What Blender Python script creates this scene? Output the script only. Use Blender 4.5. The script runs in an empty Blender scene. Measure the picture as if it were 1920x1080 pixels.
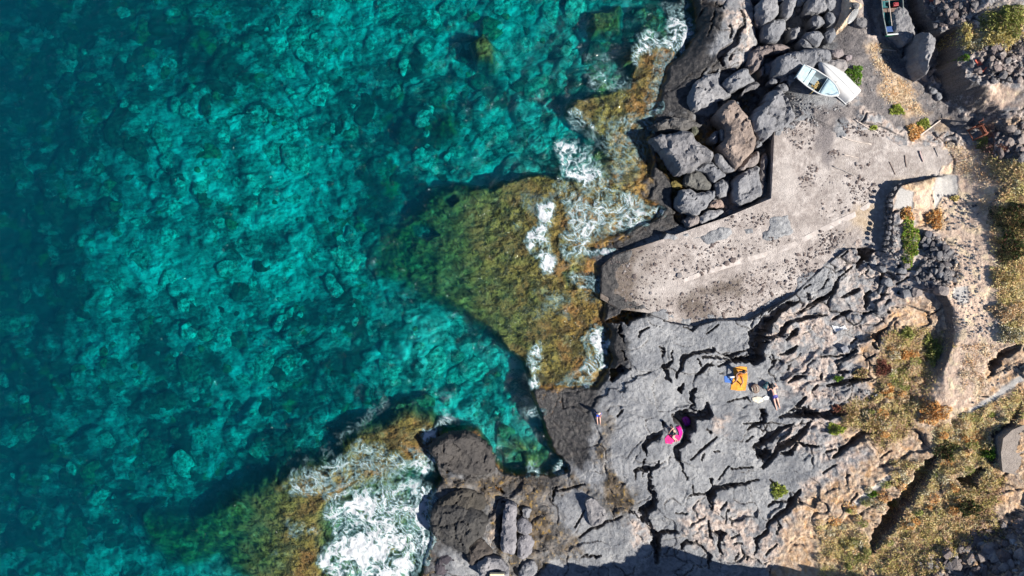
import bpy, bmesh, math, random
import numpy as np
from mathutils import Vector, Matrix, Euler

scene = bpy.context.scene
COL = scene.collection
rng = np.random.default_rng(7)
random.seed(7)

# ------------------------------------------------------------------ camera, sky, sun, exposure
H = 55.0            # camera height above the sea
S = 0.035           # metres per photo pixel at sea level
cam_d = bpy.data.cameras.new('camera')
cam_d.sensor_width = 36.0
cam_d.lens = 36.0 * H / (1920 * S)
cam_d.clip_start = 0.5
cam_d.clip_end = 3000.0
cam = bpy.data.objects.new('camera', cam_d)
COL.objects.link(cam)
cam.location = (0, 0, H)
scene.camera = cam

SUN_EL = math.radians(47)
SUN_AZ = math.atan2(0.92, -0.39)          # clockwise from +Y: the sun stands to the lower right of the frame
sun_dir = Vector((math.sin(SUN_AZ) * math.cos(SUN_EL), math.cos(SUN_AZ) * math.cos(SUN_EL), math.sin(SUN_EL)))
world = bpy.data.worlds.new('World')
scene.world = world
world.use_nodes = True
wn = world.node_tree
bg = wn.nodes['Background']
sky = wn.nodes.new('ShaderNodeTexSky')
sky.sky_type = 'NISHITA'
sky.sun_disc = False
sky.sun_elevation = SUN_EL
sky.sun_rotation = SUN_AZ
sky.air_density = 0.48
sky.dust_density = 0.1
sky.ozone_density = 3.0
wn.links.new(sky.outputs[0], bg.inputs[0])
bg.inputs[1].default_value = 0.08

sl = bpy.data.lights.new('sun', 'SUN')
sl.energy = 5.0
sl.angle = math.radians(0.53)
sl.color = (1.0, 0.955, 0.89)
so = bpy.data.objects.new('sun', sl)
so.rotation_euler = sun_dir.to_track_quat('Z', 'Y').to_euler()
so.location = sun_dir * 80
COL.objects.link(so)

vs = scene.view_settings
vs.view_transform = 'Standard'
vs.look = 'None'
vs.gamma = 1.0
vs.exposure = 0.95
vs.use_curve_mapping = False
scene.cycles.adaptive_threshold = 0.02
scene.cycles.max_bounces = 4
scene.cycles.diffuse_bounces = 1
scene.cycles.glossy_bounces = 2
scene.cycles.transparent_max_bounces = 12
scene.cycles.volume_bounces = 0
scene.cycles.caustics_reflective = False
scene.cycles.caustics_refractive = False

# ------------------------------------------------------------------ numpy noise
def _u32(a): return np.asarray(a).astype(np.int32).view(np.uint32)
def _hash(ix, iy, seed):
    h = _u32(ix) * np.uint32(374761393) + _u32(iy) * np.uint32(668265263) + np.uint32((seed * 974711) & 0xFFFFFFFF)
    h = (h ^ (h >> np.uint32(13))) * np.uint32(1274126177)
    h = (h ^ (h >> np.uint32(16))) * np.uint32(2246822519)
    return h ^ (h >> np.uint32(15))

def _rnd(ix, iy, seed):
    return _hash(ix, iy, seed).astype(np.float32) * np.float32(1 / 4294967295.0)

def perlin(x, y, seed=0):
    x = np.asarray(x, dtype=np.float32); y = np.asarray(y, dtype=np.float32)
    ix = np.floor(x); iy = np.floor(y)
    fx = x - ix; fy = y - iy
    ix = ix.astype(np.int32); iy = iy.astype(np.int32)
    def g(dx, dy):
        a = _rnd(ix + dx, iy + dy, seed) * (2 * np.pi)
        return np.cos(a) * (fx - dx) + np.sin(a) * (fy - dy)
    sx = fx * fx * fx * (fx * (fx * 6 - 15) + 10)
    sy = fy * fy * fy * (fy * (fy * 6 - 15) + 10)
    n0 = g(0, 0) * (1 - sx) + g(1, 0) * sx
    n1 = g(0, 1) * (1 - sx) + g(1, 1) * sx
    return (n0 * (1 - sy) + n1 * sy) * 1.45

def fbm(x, y, seed=0, octv=4, lac=2.05, gain=0.5):
    s = 0.0; a = 1.0
    for o in range(octv):
        s = s + a * perlin(x, y, seed + o * 17)
        x = x * lac + 3.7; y = y * lac - 1.9; a *= gain
    return s

def voronoi(x, y, seed=0, jit=0.95):
    """F1, F2, two random numbers of the nearest cell and the vector to its point."""
    x = np.asarray(x, np.float32); y = np.asarray(y, np.float32)
    ix = np.floor(x).astype(np.int32); iy = np.floor(y).astype(np.int32)
    f1 = np.full(x.shape, 9.0, np.float32); f2 = np.full(x.shape, 9.0, np.float32)
    ci = np.zeros_like(ix); cj = np.zeros_like(iy); vx = np.zeros(x.shape, np.float32); vy = np.zeros(x.shape, np.float32)
    for dx in (-1, 0, 1):
        for dy in (-1, 0, 1):
            jx = ix + dx; jy = iy + dy
            px = jx + 0.5 + (_rnd(jx, jy, seed) - 0.5) * jit
            py = jy + 0.5 + (_rnd(jx, jy, seed + 5) - 0.5) * jit
            ddx = x - px; ddy = y - py
            d = np.sqrt(ddx * ddx + ddy * ddy)
            near = d < f1
            f2 = np.where(near, f1, np.minimum(f2, d))
            ci = np.where(near, jx, ci); cj = np.where(near, jy, cj)
            vx = np.where(near, ddx, vx); vy = np.where(near, ddy, vy)
            f1 = np.where(near, d, f1)
    return f1, f2, ci, cj, vx, vy

def sstep(a, b, x):
    t = np.clip((x - a) / (b - a), 0, 1)
    return t * t * (3 - 2 * t)

# ------------------------------------------------------------------ photo pixel -> place
# All measurements below were taken off the photograph; g-space is the map plan in units of S metres.
def G(u, v, z):
    k = (H - z) / H
    return 960 + (u - 960) * k, 540 + (v - 540) * k

def W(u, v, z):
    gx, gy = G(u, v, z)
    return Vector(((gx - 960) * S, (540 - gy) * S, z))

CROPS = {'A': (1152, 5.0), 'B': (1536, 5.0), 'C': (768, 5.0)}
def L(key, txt):
    """points written in an enlarged crop of the photo -> photo pixels (third number, a width in pixels, is kept)"""
    if key == 'D': ox, oy, k = 480, 740, 3.1765
    elif key == 'E': ox, oy, k = 700, 300, 2.455
    elif key == 'F': ox, oy, k = 860, 0, 2.7
    elif key == 'P': ox, oy, k = 0, 0, 1.0
    else:
        ox, k = CROPS[key[0]]; oy = 216 * int(key[1])
    out = []
    for t in txt.split():
        a = [float(q) for q in t.split(',')]
        out.append((ox + a[0] / k, oy + a[1] / k) + tuple(a[2:]))
    return out

class TPS:
    def __init__(self, pts):
        P = np.array([G(u, v, z) for u, v, z in pts]) / 1000.0
        z = np.array([p[2] for p in pts])
        n = len(P)
        d2 = ((P[:, None] - P[None]) ** 2).sum(-1)
        K = np.where(d2 > 0, d2 * np.log(d2 + 1e-12), 0) + np.eye(n) * 2e-4
        Q = np.c_[np.ones(n), P]
        A = np.zeros((n + 3, n + 3)); A[:n, :n] = K; A[:n, n:] = Q; A[n:, :n] = Q.T
        w = np.linalg.solve(A, np.r_[z, 0, 0, 0])
        self.P, self.w = P, w
    def __call__(self, gx, gy):
        shp = np.shape(gx)
        x = np.ravel(gx) / 1000.0; y = np.ravel(gy) / 1000.0
        r = self.w[-3] + self.w[-2] * x + self.w[-1] * y
        for (px, py), w in zip(self.P, self.w):
            d2 = (x - px) ** 2 + (y - py) ** 2
            r = r + w * d2 * np.log(d2 + 1e-12)
        return r.reshape(shp)

def PT(txt):
    return [tuple(float(q) for q in t.split(',')) for t in txt.split()]
# ------------------------------------------------------------------ heights read off the photograph (u, v, metres)
T_sea = TPS(PT('''0,0,-11.5 0,540,-10.5 0,1080,-9.5 200,200,-8.6 300,600,-6.2 300,900,-6.5 150,1050,-7.5 500,100,-5.6 500,400,-5.2 600,650,-6
450,800,-6 700,100,-5.6 700,300,-6.2 850,200,-5.2 1000,200,-4.4 1000,60,-4.8 1150,60,-3.3 1100,150,-3 1050,260,-3.6 950,300,-3.8 640,500,-5.2
700,600,-4.8 800,650,-4.1 900,700,-3.7 950,780,-3.1 850,740,-3.9 700,740,-4.2 600,820,-3.7 980,850,-2.5 1100,290,-2.2 400,1040,-4 700,950,-1.5
640,1050,-1.4 -600,500,-14 -600,-400,-14 900,-500,-8 -600,1500,-14 500,1500,-6 1300,0,-2 1200,300,-1 1200,700,-2 1400,-600,-6'''))
T_reef = TPS(PT('''720,450,-2.4 760,500,-2.0 800,400,-1.7 850,500,-1.3 900,400,-0.95 950,600,-.8 1000,690,-.35 1000,450,-.3 1050,400,-.12 1110,400,-.02
1050,600,-.22 1100,650,-.1 1100,350,-.12 1200,200,-.12 1110,200,-.5 1200,280,-.08 700,810,-.5 780,790,-.15 600,900,-.1 560,950,-.5 480,950,-1.2
420,980,-1.9 320,1030,-3 250,1010,-3.6 560,1060,-.3 650,870,-.3 760,850,-.1 900,85,-1.5 1140,40,-2.2 830,230,-3.4 1240,390,.05 1220,100,-.1'''))
LOWPTS = '''1000,740,.25 1010,790,.25 1040,850,.3 1060,880,.4 940,890,.35 870,810,.35 815,850,.3 810,960,.3 800,1060,.3 1145,580,.4 1130,720,.5 1160,480,.5
1120,760,1.0 1070,790,.7 1170,700,1.3 1180,620,1.15 1250,640,1.6 1300,760,2.1 1200,820,1.8 1400,700,2.3 1500,640,2.5 1550,560,2.45 1600,520,2.75
1450,800,2.7 1300,900,2.5 1180,900,1.9 1100,900,1.1 1000,930,.75 900,950,.8 860,840,.9 950,1050,1.1 1100,1050,1.7 1300,1040,2.8 1450,1000,3.5
1600,900,4.2 1550,760,3.2 1650,700,4.0 1600,640,3.1 1680,620,3.9 1700,760,4.5 1750,840,5.2 1700,950,5.3 1800,900,6.2 1900,900,7.0
1900,1060,7.6 1700,1080,6.2 1500,1090,4.4 1740,620,4.0 1740,560,4.0 1700,520,3.6 1650,480,3.0
1290,10,.4 1300,60,.4 1260,120,.35 1240,200,.35 1230,300,.4 1245,380,.4 1180,440,.35 1330,40,1.5 1320,120,1.3 1380,60,1.9 1400,110,1.7 1290,210,.9
1460,40,1.2 1530,60,1.6 1440,170,1.0 1370,180,.8 1300,270,.6 1330,330,.8 1400,330,1.2 1430,280,1.3 1560,0,2.2 1560,90,2.4 1500,160,2.2
1600,0,2.8 1620,60,2.9 1600,130,3.0 1500,220,2.62 1560,240,2.92 1640,200,3.22 1700,260,3.46 1700,130,3.0 1740,200,3.2 1680,40,2.7 1760,120,2.9
1800,190,3.4 1800,270,3.95 1850,300,4.6 1920,250,6.0 1780,322,3.6 1450,330,2.0 1600,420,3.1 1400,480,2.0 1920,400,6.2 1600,-150,3.5 1350,-150,1.5 1900,-150,6
2200,400,9 2200,1000,11 1500,1400,8 1000,1400,3 2000,1400,14'''
T_low = TPS(PT(LOWPTS))
T_up = TPS(PT('''1785,320,3.75 1750,335,4.0 1720,345,4.1 1690,360,3.95 1680,420,3.95 1680,470,3.9 1740,400,4.15 1800,420,4.7 1850,350,5.0 1900,300,5.9 1900,450,6.1
1720,500,4.2 1760,540,4.9 1790,520,5.1 1780,600,5.2 1790,640,5.3 1770,690,5.35 1740,750,5.3 1850,600,5.8 1900,640,6.4 1850,720,6.2 1900,720,6.6
1800,760,5.8 1760,800,5.4 1900,800,6.9 1850,800,6.3 2200,500,9.5 2200,900,11 1700,800,4.9'''))
T_high = TPS(PT('''1740,10,4.3 1750,45,4.4 1765,65,4.7 1800,60,5.2 1800,120,5.3 1830,180,5.3 1830,210,4.7 1860,240,4.8 1900,200,5.9 1900,50,6.8 1850,20,6.4 2100,100,9 1750,-80,4.9 1910,300,5.4'''))
def slab_z(u, v):
    return 0.9 + (u - 1180) * 0.0042 + (500 - v) * 0.0013

COAST = L('P', '''1700,-9000 1480,-900 1400,-400 1340,-170 1312,-80 1298,0 1304,60 1288,92 1272,112 1250,125 1246,150 1236,185 1222,212 1230,235 1214,262 1226,300 1222,330 1190,342 1150,345 1148,362
1200,370 1245,392 1230,412 1180,432 1140,446 1118,456 1078,492 1054,512 1062,540 1098,548 1136,560 1132,596 1148,622 1142,650 1152,672 1140,700 1118,724 1050,722
1002,730 998,750 1014,776 1020,808 1032,838 1052,862 1064,880 1030,888 998,886 968,888 938,878 922,856 916,836 896,812 868,804 836,812 808,832 806,846 818,872
826,900 806,928 800,960 806,1010 792,1050 786,1080 760,1140 690,1300 560,1700 300,2600 -400,9000 16000,9000 16000,-9000''')
REEFS = [L('P', '''704,463 716,512 749,528 806,552 863,581 904,609 944,642 977,675 993,707 1000,735 1140,728 1160,640 1150,560 1260,420 1250,380 1160,336 1060,338
1050,333 993,330 952,341 916,355 880,347 834,349 802,365 780,395 730,430'''),
 L('P', '''1066,208 1080,185 1130,178 1180,165 1195,110 1205,85 1230,80 1262,100 1270,150 1250,220 1240,300 1260,350 1200,347 1145,347 1140,300 1130,260 1100,240'''),
 L('P', '''240,985 330,1000 395,955 440,925 510,903 535,890 570,872 630,870 645,820 680,800 720,795 740,772 775,765 805,780 830,800 830,850 770,872 740,890 690,905
640,935 612,950 600,1000 610,1100 480,1100 400,1040 330,1070 260,1040'''),
 L('P', '880,75 905,58 930,90 926,118 895,108'), L('P', '1110,20 1165,5 1160,50 1112,62'), L('P', '808,225 840,212 852,240 820,247'),
 L('P', '1186,88 1200,80 1196,115 1172,120')]
POOLS = [L('P', '836,375 850,370 858,378 846,386'), L('P', '772,425 790,418 812,430 822,440 800,450 778,440')]
SLAB = [(1452, 246), (1446, 372), (1360, 408), (1312, 424), (1238, 450), (1152, 478), (1128, 500), (1126, 560), (1160, 580), (1210, 586), (1262, 606),
        (1300, 612), (1340, 600), (1400, 600), (1440, 578), (1490, 550), (1530, 512), (1580, 470), (1625, 462)]
SLAB_E = [(1668, 472), (1672, 430), (1674, 370), (1688, 347), (1720, 339), (1750, 331), (1785, 325)]     # along the foot of the retaining wall, read at its top
SLAB_N = [(1790, 300), (1768, 268), (1700, 262), (1655, 240), (1600, 228), (1560, 240), (1505, 214)]
SLAB_G = [G(u, v, slab_z(u, v)) for u, v in SLAB] + [G(u, v, 3.95 - max(0, u - 1690) * .0035) for u, v in SLAB_E] + [G(u, v, slab_z(u, v)) for u, v in SLAB_N]
UPPER_G = [G(u, v, 3.95 - max(0, u - 1690) * .0035) for u, v in SLAB_E[::-1]] + [G(u, v, 4.9) for u, v in
           ((1690, 500), (1730, 535), (1762, 545), (1776, 572), (1788, 610), (1778, 645), (1766, 675), (1748, 720), (1731, 750), (1720, 790), (1760, 815), (2300, 850), (2300, 300), (1800, 300))]
HIGH_G = [G(u, v, z) for u, v, z in ((1722, -60, 4.7), (1736, 15, 4.3), (1746, 40, 4.4), (1762, 64, 4.7), (1794, 56, 5.2), (1798, 90, 5.2), (1792, 118, 5.3), (1804, 126, 5.4),
          (1806, 146, 5.5), (1830, 176, 5.3), (1830, 204, 4.8), (1848, 232, 4.7), (1875, 290, 5.0), (2300, 300, 8), (2300, -60, 8))]

# cracks and gullies: crop, points "x,y,width in px", depth factor
CRACKS = [
 ('A0', '1180,80,3 1210,180,4 1225,240,4 1160,290,6 1140,400,8 1050,450,8 985,530,10 1030,600,10'), ('A0', '1080,240,2 1090,300,3 1085,350,3'),
 ('A0', '960,20,6 1010,90,4'), ('A0', '860,640,2 760,790,3'), ('A0', '1100,510,2 1090,560,3'), ('A0', '840,80,3 760,220,4'), ('A0', '940,110,3 880,330,2'),
 ('A0', '1330,150,3 1390,200,6 1370,330,6'), ('A0', '870,990,4 900,940,4'), ('A0', '980,930,3 900,950,3'), ('A0', '700,300,2 640,430,2'), ('A0', '980,660,3 900,680,3 800,770,2'),
 ('A2', '1720,670,5 1640,690,8 1550,740,12 1490,810,15 1400,890,20 1350,960,24 1350,1060,26 1330,1150,26 1290,1200,16 1150,1215,8'),
 ('A2', '1990,790,4 1920,800,5 1830,810,5 1660,850,6 1600,900,6 1560,980,6 1430,1010,4'), ('A2', '1990,620,5 1910,650,6 1800,720,5 1750,770,4'),
 ('A2', '1640,600,3 1540,660,5 1430,770,4'), ('A2', '470,840,4 560,880,4'), ('A2', '820,840,4 750,890,5 740,930,4 650,900,3'), ('A2', '40,860,4 60,960,5 100,1040,4'),
 ('A2', '230,1000,4 250,950,4 320,910,3'), ('A2', '-40,850,14 100,820,18 240,770,18 340,760,8'), ('A2', '1720,920,4 1680,970,8 1620,1020,5'), ('A2', '1480,530,2 1360,620,2'),
 ('A2', '1780,540,4 1850,500,3'), ('A2', '980,880,2 880,960,2'), ('A2', '1830,640,4 1800,590,3'),
 ('A3', '930,15,7 930,50,6 780,60,4 700,90,5 640,120,7 620,200,6 580,310,4'), ('A3', '550,140,5 480,200,10 490,260,6 530,350,3'), ('A3', '800,110,6 810,190,5'),
 ('A3', '830,100,4 1020,110,6 1150,130,9 1300,125,10'), ('A3', '930,180,3 860,190,5 820,240,5 770,280,3'), ('A3', '980,190,3 1060,155,4 1160,150,3'),
 ('A3', '1250,40,5 1120,80,4 1060,100,3'), ('A3', '980,270,2 1100,240,2'), ('A3', '660,350,5 630,400,8 640,440,6'), ('A3', '770,395,5 730,440,8 730,500,8 750,560,6'),
 ('A3', '880,530,8 870,640,16 780,650,13 690,640,16 640,690,24 680,760,24 650,830,16 660,880,14 640,930,12 580,960,10 600,1040,6 630,1100,5'),
 ('A3', '460,720,9 500,780,8 440,820,6 330,880,10 270,960,10 310,1020,4'), ('A3', '690,600,4 730,560,3'),
 ('A4', '420,0,3 400,60,5 330,80,6 250,70,6 200,90,5 190,180,2'), ('A4', '335,90,5 340,200,5 350,290,6 390,370,8 340,420,15 280,460,17 290,540,10 330,620,7 380,690,12 390,780,14 400,860,12 400,960,6'),
 ('A4', '260,80,3 275,140,3'), ('A4', '290,-20,4 270,40,3'), ('A4', '600,680,4 520,660,6 430,670,5 400,720,4'), ('A4', '1360,180,2 1200,220,4 1050,240,7 940,260,9 910,310,12 900,370,5 920,440,3'),
 ('A4', '905,170,7 920,240,5'), ('A4', '870,300,3 760,320,4 700,330,4'), ('A4', '740,220,3 725,310,4'), ('A4', '630,830,4 640,790,5 680,760,7 740,780,5'), ('A4', '880,560,4 890,660,5 910,740,3'),
 ('A4', '910,660,3 1010,690,9 980,750,5 1000,880,5'), ('A4', '1060,460,4 1045,580,4'), ('A4', '1740,290,8 1680,370,9 1600,470,7 1520,520,8 1440,590,6 1420,660,5 1340,720,5 1320,860,3'),
 ('A4', '1520,540,4 1540,620,4 1510,690,3'), ('A4', '1450,430,4 1500,390,5 1600,390,4'), ('A4', '750,760,2 830,810,3 880,890,4 880,1000,5'), ('A4', '1050,380,4 1000,450,3'), ('A4', '570,490,4 660,500,3'),
 ('A4', '130,470,2 240,530,3'), ('A4', '1160,690,6 1100,720,4'), ('A4', '1240,920,4 1250,900,3'), ('A4', '1470,170,3 1510,240,3'), ('A4', '620,0,3 640,100,3 690,170,2'), ('A4', '1060,60,3 980,180,3'),
 ('A4', '1120,780,4 1200,770,3'), ('A4', '1500,780,3 1410,880,3'), ('A4', '0,560,3 60,530,2'), ('A4', '1130,930,6 1150,870,4'), ('A4', '1300,60,2 1100,70,2'),
 ('A3', '1780,480,5 1720,550,7 1600,640,6'), ('A3', '1960,640,8 1890,650,11 1780,620,18 1680,640,12 1560,660,8'), ('A3', '1380,580,4 1400,640,12 1390,710,6 1310,740,5 1240,790,6'),
 ('A3', '1660,730,6 1560,770,9 1500,830,9 1400,890,10 1340,960,12 1400,1020,16 1400,1080,12'), ('A3', '1860,700,6 1790,780,9 1700,870,8 1590,930,11 1530,970,9 1480,1050,8 1400,1140,14'),
 ('A3', '1700,900,5 1780,940,5 1900,950,4'), ('A3', '1690,940,7 1650,1010,7 1560,1010,6'), ('A3', '1300,850,3 1240,900,3'), ('A3', '970,850,2 850,950,3 720,1070,2'), ('A3', '1480,80,7 1490,150,7'),
 ('A3', '1710,5,6 1640,60,7 1550,80,4'), ('A3', '1780,280,3 1680,310,7 1630,340,5'), ('A3', '1650,170,2 1630,230,3'), ('A3', '1900,370,6 1860,410,9'), ('A3', '70,610,5 30,670,3'),
 ('A3', '70,50,5 110,130,5'), ('A3', '-20,330,14 10,270,14 60,230,14 150,220,5'), ('A3', '430,0,3 460,100,3'), ('A3', '540,50,4 550,120,4'), ('A3', '870,770,3 900,820,3'),
 ('A3', '930,1000,3 1000,980,2'), ('A3', '830,1070,4 840,1010,2'), ('A3', '1080,520,2 1250,490,3 1290,540,3'), ('A3', '1430,720,2 1200,730,3'),
 ('B2', '540,140,6 510,165,8 430,220,20 390,280,10 370,350,3'), ('B2', '460,320,5 450,400,4'), ('B2', '500,570,8 460,600,7 445,680,7 450,740,5'), ('B2', '390,550,10 320,580,6 210,630,3'),
 ('B2', '300,750,10 230,780,8 120,840,6'), ('B2', '600,410,15 610,480,8'), ('B2', '745,340,10 740,400,10'), ('B2', '840,430,6 750,490,8'), ('B2', '530,760,5 430,780,6'),
 ('B2', '640,920,5 530,1000,9 570,1060,14'), ('B2', '-20,665,7 60,630,6 130,570,6 160,500,5 190,430,4'), ('B2', '270,190,2 210,240,3'), ('B2', '640,600,4 590,590,5'), ('B2', '660,650,3 620,690,3'),
 ('B2', '780,580,9 740,590,8'), ('B2', '650,770,8 620,760,6'), ('B2', '200,430,3 330,330,2'), ('B2', '30,540,3 90,450,3'), ('B2', '350,1020,3 310,1050,3'),
 ('B3', '520,820,5 420,810,7 330,880,10 240,950,8 130,1050,5'), ('B3', '480,310,3 350,310,9 180,350,8 60,380,7'), ('B3', '330,340,6 230,390,5'), ('B3', '270,240,4 200,250,5 200,290,4'),
 ('B3', '220,95,5 10,105,6'), ('B3', '330,40,8 270,90,10'), ('B3', '500,90,5 420,140,4'), ('B3', '540,20,14 500,-20,10'), ('B3', '30,250,3 10,310,3'), ('B3', '220,640,12 100,660,12 -60,650,14'),
 ('B3', '680,980,3 600,1040,4'), ('B3', '70,990,3 150,980,2'),
 ('B4', '1130,-60,10 1060,20,16 960,180,18 850,310,18 740,450,20 640,600,20 540,750,16 500,860,10'), ('B4', '150,40,4 30,120,3'), ('B4', '270,130,5 240,160,4'),
 ('B3', '1910,530,4 1790,740,9 1700,850,14 1690,1000,16 1640,1080,14'), ('B3', '1880,10,14 1740,80,14 1650,170,12 1620,270,10'), ('B4', '340,310,5 290,400,4'), ('B4', '1560,60,18 1400,200,18 1560,300,14'),
 ('C4', '1380,240,5 1350,300,6 1340,380,4'), ('C4', '1640,225,3 1440,270,4 1380,280,3'), ('C4', '1920,560,4 1840,570,4 1780,620,4 1700,640,3 1600,720,3'), ('C4', '1600,910,4 1660,880,4 1740,910,4 1800,880,4'),
 ('C4', '810,240,12 860,300,10'), ('C4', '1640,470,2 1560,620,2'), ('C4', '870,390,7 1000,420,6'), ('C4', '860,520,4 860,720,4'), ('C4', '1000,700,5 1010,850,4'), ('C4', '340,20,4 350,120,4'),
]
# zones of surface
ZONES = {
 'pink': [('A0', '1010,50 1290,10 1340,120 1390,240 1380,340 1300,390 1250,460 1230,620 1120,600 1160,420 1150,290 1060,240 1000,150'), ('A4', '860,350 1300,480 1320,950 1240,990 640,700 620,560 780,400'),
          ('A4', '160,530 260,540 350,650 340,720 180,800'), ('A4', '1340,640 1560,560 1900,100 2300,100 2100,700 1640,930 1340,990'), ('A2', '1500,780 1920,640 2200,900 2100,1080 1450,1080 1420,1000'),
          ('A3', '930,680 1080,690 1080,790 940,790'), ('A3', '1560,100 2100,0 2100,1000 1500,980 1560,800 1800,700 1760,500 1600,420'), ('B2', '480,600 900,500 1000,800 850,900 560,900'), ('C4', '750,480 860,480 850,850 700,650'),
          ('B0', '1020,130 1300,100 1600,100 1920,300 1920,1080 1450,1000 1320,600 1250,300'), ('B3', '0,700 500,780 560,1080 0,1080'), ('B4', '0,0 700,0 500,350 350,600 0,700')],
 'orange': [('A1', '1090,110 1300,110 1330,200 1240,310 1100,360 1060,230'), ('A0', '840,20 960,30 920,80 850,70'), ('A2', '960,640 1050,650 1040,760 960,760')],
 'gravel': [('B0', '170,160 320,120 440,180 470,330 540,370 680,400 760,530 840,690 960,760 1140,880 1260,1010 1380,1080 1300,1200 1000,1240 700,1200 560,1080 400,1000 400,880 380,800 400,700 330,620 160,560 160,330'),
            ('B1', '0,0 170,0 160,100 130,250 80,330 130,420 90,500 20,450 0,330'), ('B1', '1180,0 1500,0 1450,200 1250,150'), ('A1', '1850,180 1930,180 1930,370 1880,350'), ('B1', '-80,-80 400,-80 330,30 170,40 0,180 -80,100'), ('B0','380,-40 520,-40 520,330 470,330 440,110')],
 'drygr': [('B0', '470,400 700,470 520,480 640,610 720,700 880,800 900,950 1000,1080 640,950 580,880 600,700 500,560'), ('B1', '840,120 960,60 1040,60 940,220 840,220'), ('B0', '770,1000 920,1030 880,1090 780,1080'), ('B1', '310,900 500,830 510,1030 440,1080 300,1060'),
           ('B1', '1030,920 1130,890 1200,1000 1140,1080 1060,1060'), ('B1', '700,620 880,640 1090,560 1080,640 880,720'), ('B1','1100,60 1200,60 1180,130 1120,130')],
 'dirt': [('B1', '1040,420 1240,260 1500,300 1640,480 1700,700 1600,900 1560,1080 1200,1080 1140,880 1080,700 1160,560'), ('B2', '960,-20 1560,-20 1700,280 1680,600 1720,900 1840,1080 1220,1080 1260,900 1210,720 1140,560 1250,520 1300,420 1260,240 1150,80'),
          ('B3', '1190,0 1820,0 1620,120 1560,260 1600,360 1340,640 1200,700 1160,560 1010,480 1090,260'), ('B1', '300,900 520,830 520,1000 440,1080 300,1060'), ('B1', '880,660 1060,640 1080,860 900,860 860,720'), ('B0','1480,860 1700,780 1870,860 1880,960 1700,1040 1480,1000')],
 'plaster': [('B1', '690,680 880,720 880,870 690,880'), ('B1', '1080,560 1300,560 1300,740 1160,760 1090,860 1060,700'), ('B2', '1250,540 1390,520 1400,680 1330,700 1250,620'), ('B3', '1900,260 1920,330 1500,600 1330,690 1320,660 1560,500'),
             ('B4', '600,160 690,110 660,170 420,380 330,450 280,420')],
 'soil': [('P', '1700,560 1650,610 1610,650 1610,700 1640,740 1570,790 1570,820 1640,850 1570,900 1510,930 1475,980 1440,1100 1960,1100 1960,225 1850,225 1815,300 1795,330 1790,500 1765,560'), ('B1', '700,600 1100,540 1300,560 1280,1080 900,1080 900,880 690,880')],
 'veg': [('B3', '600,0 1130,0 1000,500 900,720 860,800 560,1000 480,820 230,740 210,620 300,520 560,460 540,220'), ('B3', '1060,800 1440,620 1900,420 1920,540 1760,760 1660,900 1700,1080 1100,1080'), ('B2', '640,960 860,900 1130,930 1200,1080 620,1080'),
         ('B4', '700,0 1700,0 1600,400 1300,900 1000,1080 600,1080 350,800 640,560 860,300'), ('B1', '1560,380 1920,420 1920,1080 1620,1080 1700,700'), ('B2', '1600,0 1920,0 1920,1080 1740,960 1680,600 1680,300'), ('B0', '1320,220 1560,380 1500,470 1380,440'), ('B0', '1580,80 1880,100 1920,330 1740,470 1570,350'),
         ('B4', '0,600 300,560 500,850 400,1080 0,1080')],
 'clinker': [('B0', '1450,420 1900,350 1920,780 1780,760 1560,780 1480,700'), ('B0', '960,0 1480,0 1480,120 1280,200 1180,320 1100,250 1050,130'), ('B2', '970,40 1200,80 1290,420 1230,500 1010,500 930,440 990,300'), ('B1', '1600,330 1920,200 1920,430 1700,470'),
             ('B4', '1000,880 1500,560 1920,480 1920,1080 900,1080'), ('B1','1480,100 1920,0 1920,240 1700,200')],
 'brown': [('C4', '200,120 500,150 800,120 1200,100 1500,200 1640,240 1380,300 1350,500 1440,560 1460,700 1600,800 1560,900 1300,900 1250,1080 950,1080 900,920 820,900 700,600 780,450 500,260 300,300'), ('C4', '1150,420 1300,400 1350,600 1600,720 1600,860 1400,860 1200,700'),
           ('C4', '1500,120 1640,240 1900,340 2000,560 1880,540 1700,330 1520,260'), ('A3', '-100,900 0,760 -60,600 -120,680 -180,1080 -60,1080'), ('A4', '-100,0 40,150 180,300 200,440 0,560 -100,400')],
 'ash': [('A2', '600,590 700,560 900,700 960,760 880,830 650,800 600,700'), ('A2', '-140,160 160,220 180,560 400,640 420,740 -100,760'), ('A2', '780,540 1180,440 1200,600 860,640')],
}
# ------------------------------------------------------------------ the ground as one height field, cut into its pieces afterwards
def geo(a, b, n, first):
    """n steps growing from `first`, from a to b"""
    r = 1.5
    for _ in range(60):
        s = first * (r ** n - 1) / (r - 1)
        r *= (abs(b - a) / s) ** (0.6 / n)
    st = first * r ** np.arange(n)
    return a + np.sign(b - a) * np.cumsum(st * abs(b - a) / st.sum())

QL = 1.4
xs = np.concatenate([geo(-230, -9000, 16, 30)[::-1], np.arange(-230, 470, 5.5), np.arange(470, 900, 2.6), np.arange(900, 1815, QL), np.arange(1815, 2010, 4), geo(2010, 9000, 22, 6)])
ys = np.concatenate([geo(-230, -8000, 20, 6)[::-1], np.arange(-230, -70, 4), np.arange(-70, 1075, QL), np.arange(1075, 1230, 4), geo(1230, 8000, 22, 6)])
NX, NY = len(xs), len(ys)
GX, GY = np.meshgrid(xs, ys)
GX = GX.astype(np.float32); GY = GY.astype(np.float32)
X = (GX - 960) * S; Y = (540 - GY) * S

def sub(poly, pad):
    p = np.array([q[:2] for q in poly])
    i0 = max(np.searchsorted(xs, p[:, 0].min() - pad) - 1, 0); i1 = min(np.searchsorted(xs, p[:, 0].max() + pad) + 1, NX)
    j0 = max(np.searchsorted(ys, p[:, 1].min() - pad) - 1, 0); j1 = min(np.searchsorted(ys, p[:, 1].max() + pad) + 1, NY)
    return slice(j0, j1), slice(i0, i1)

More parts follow.
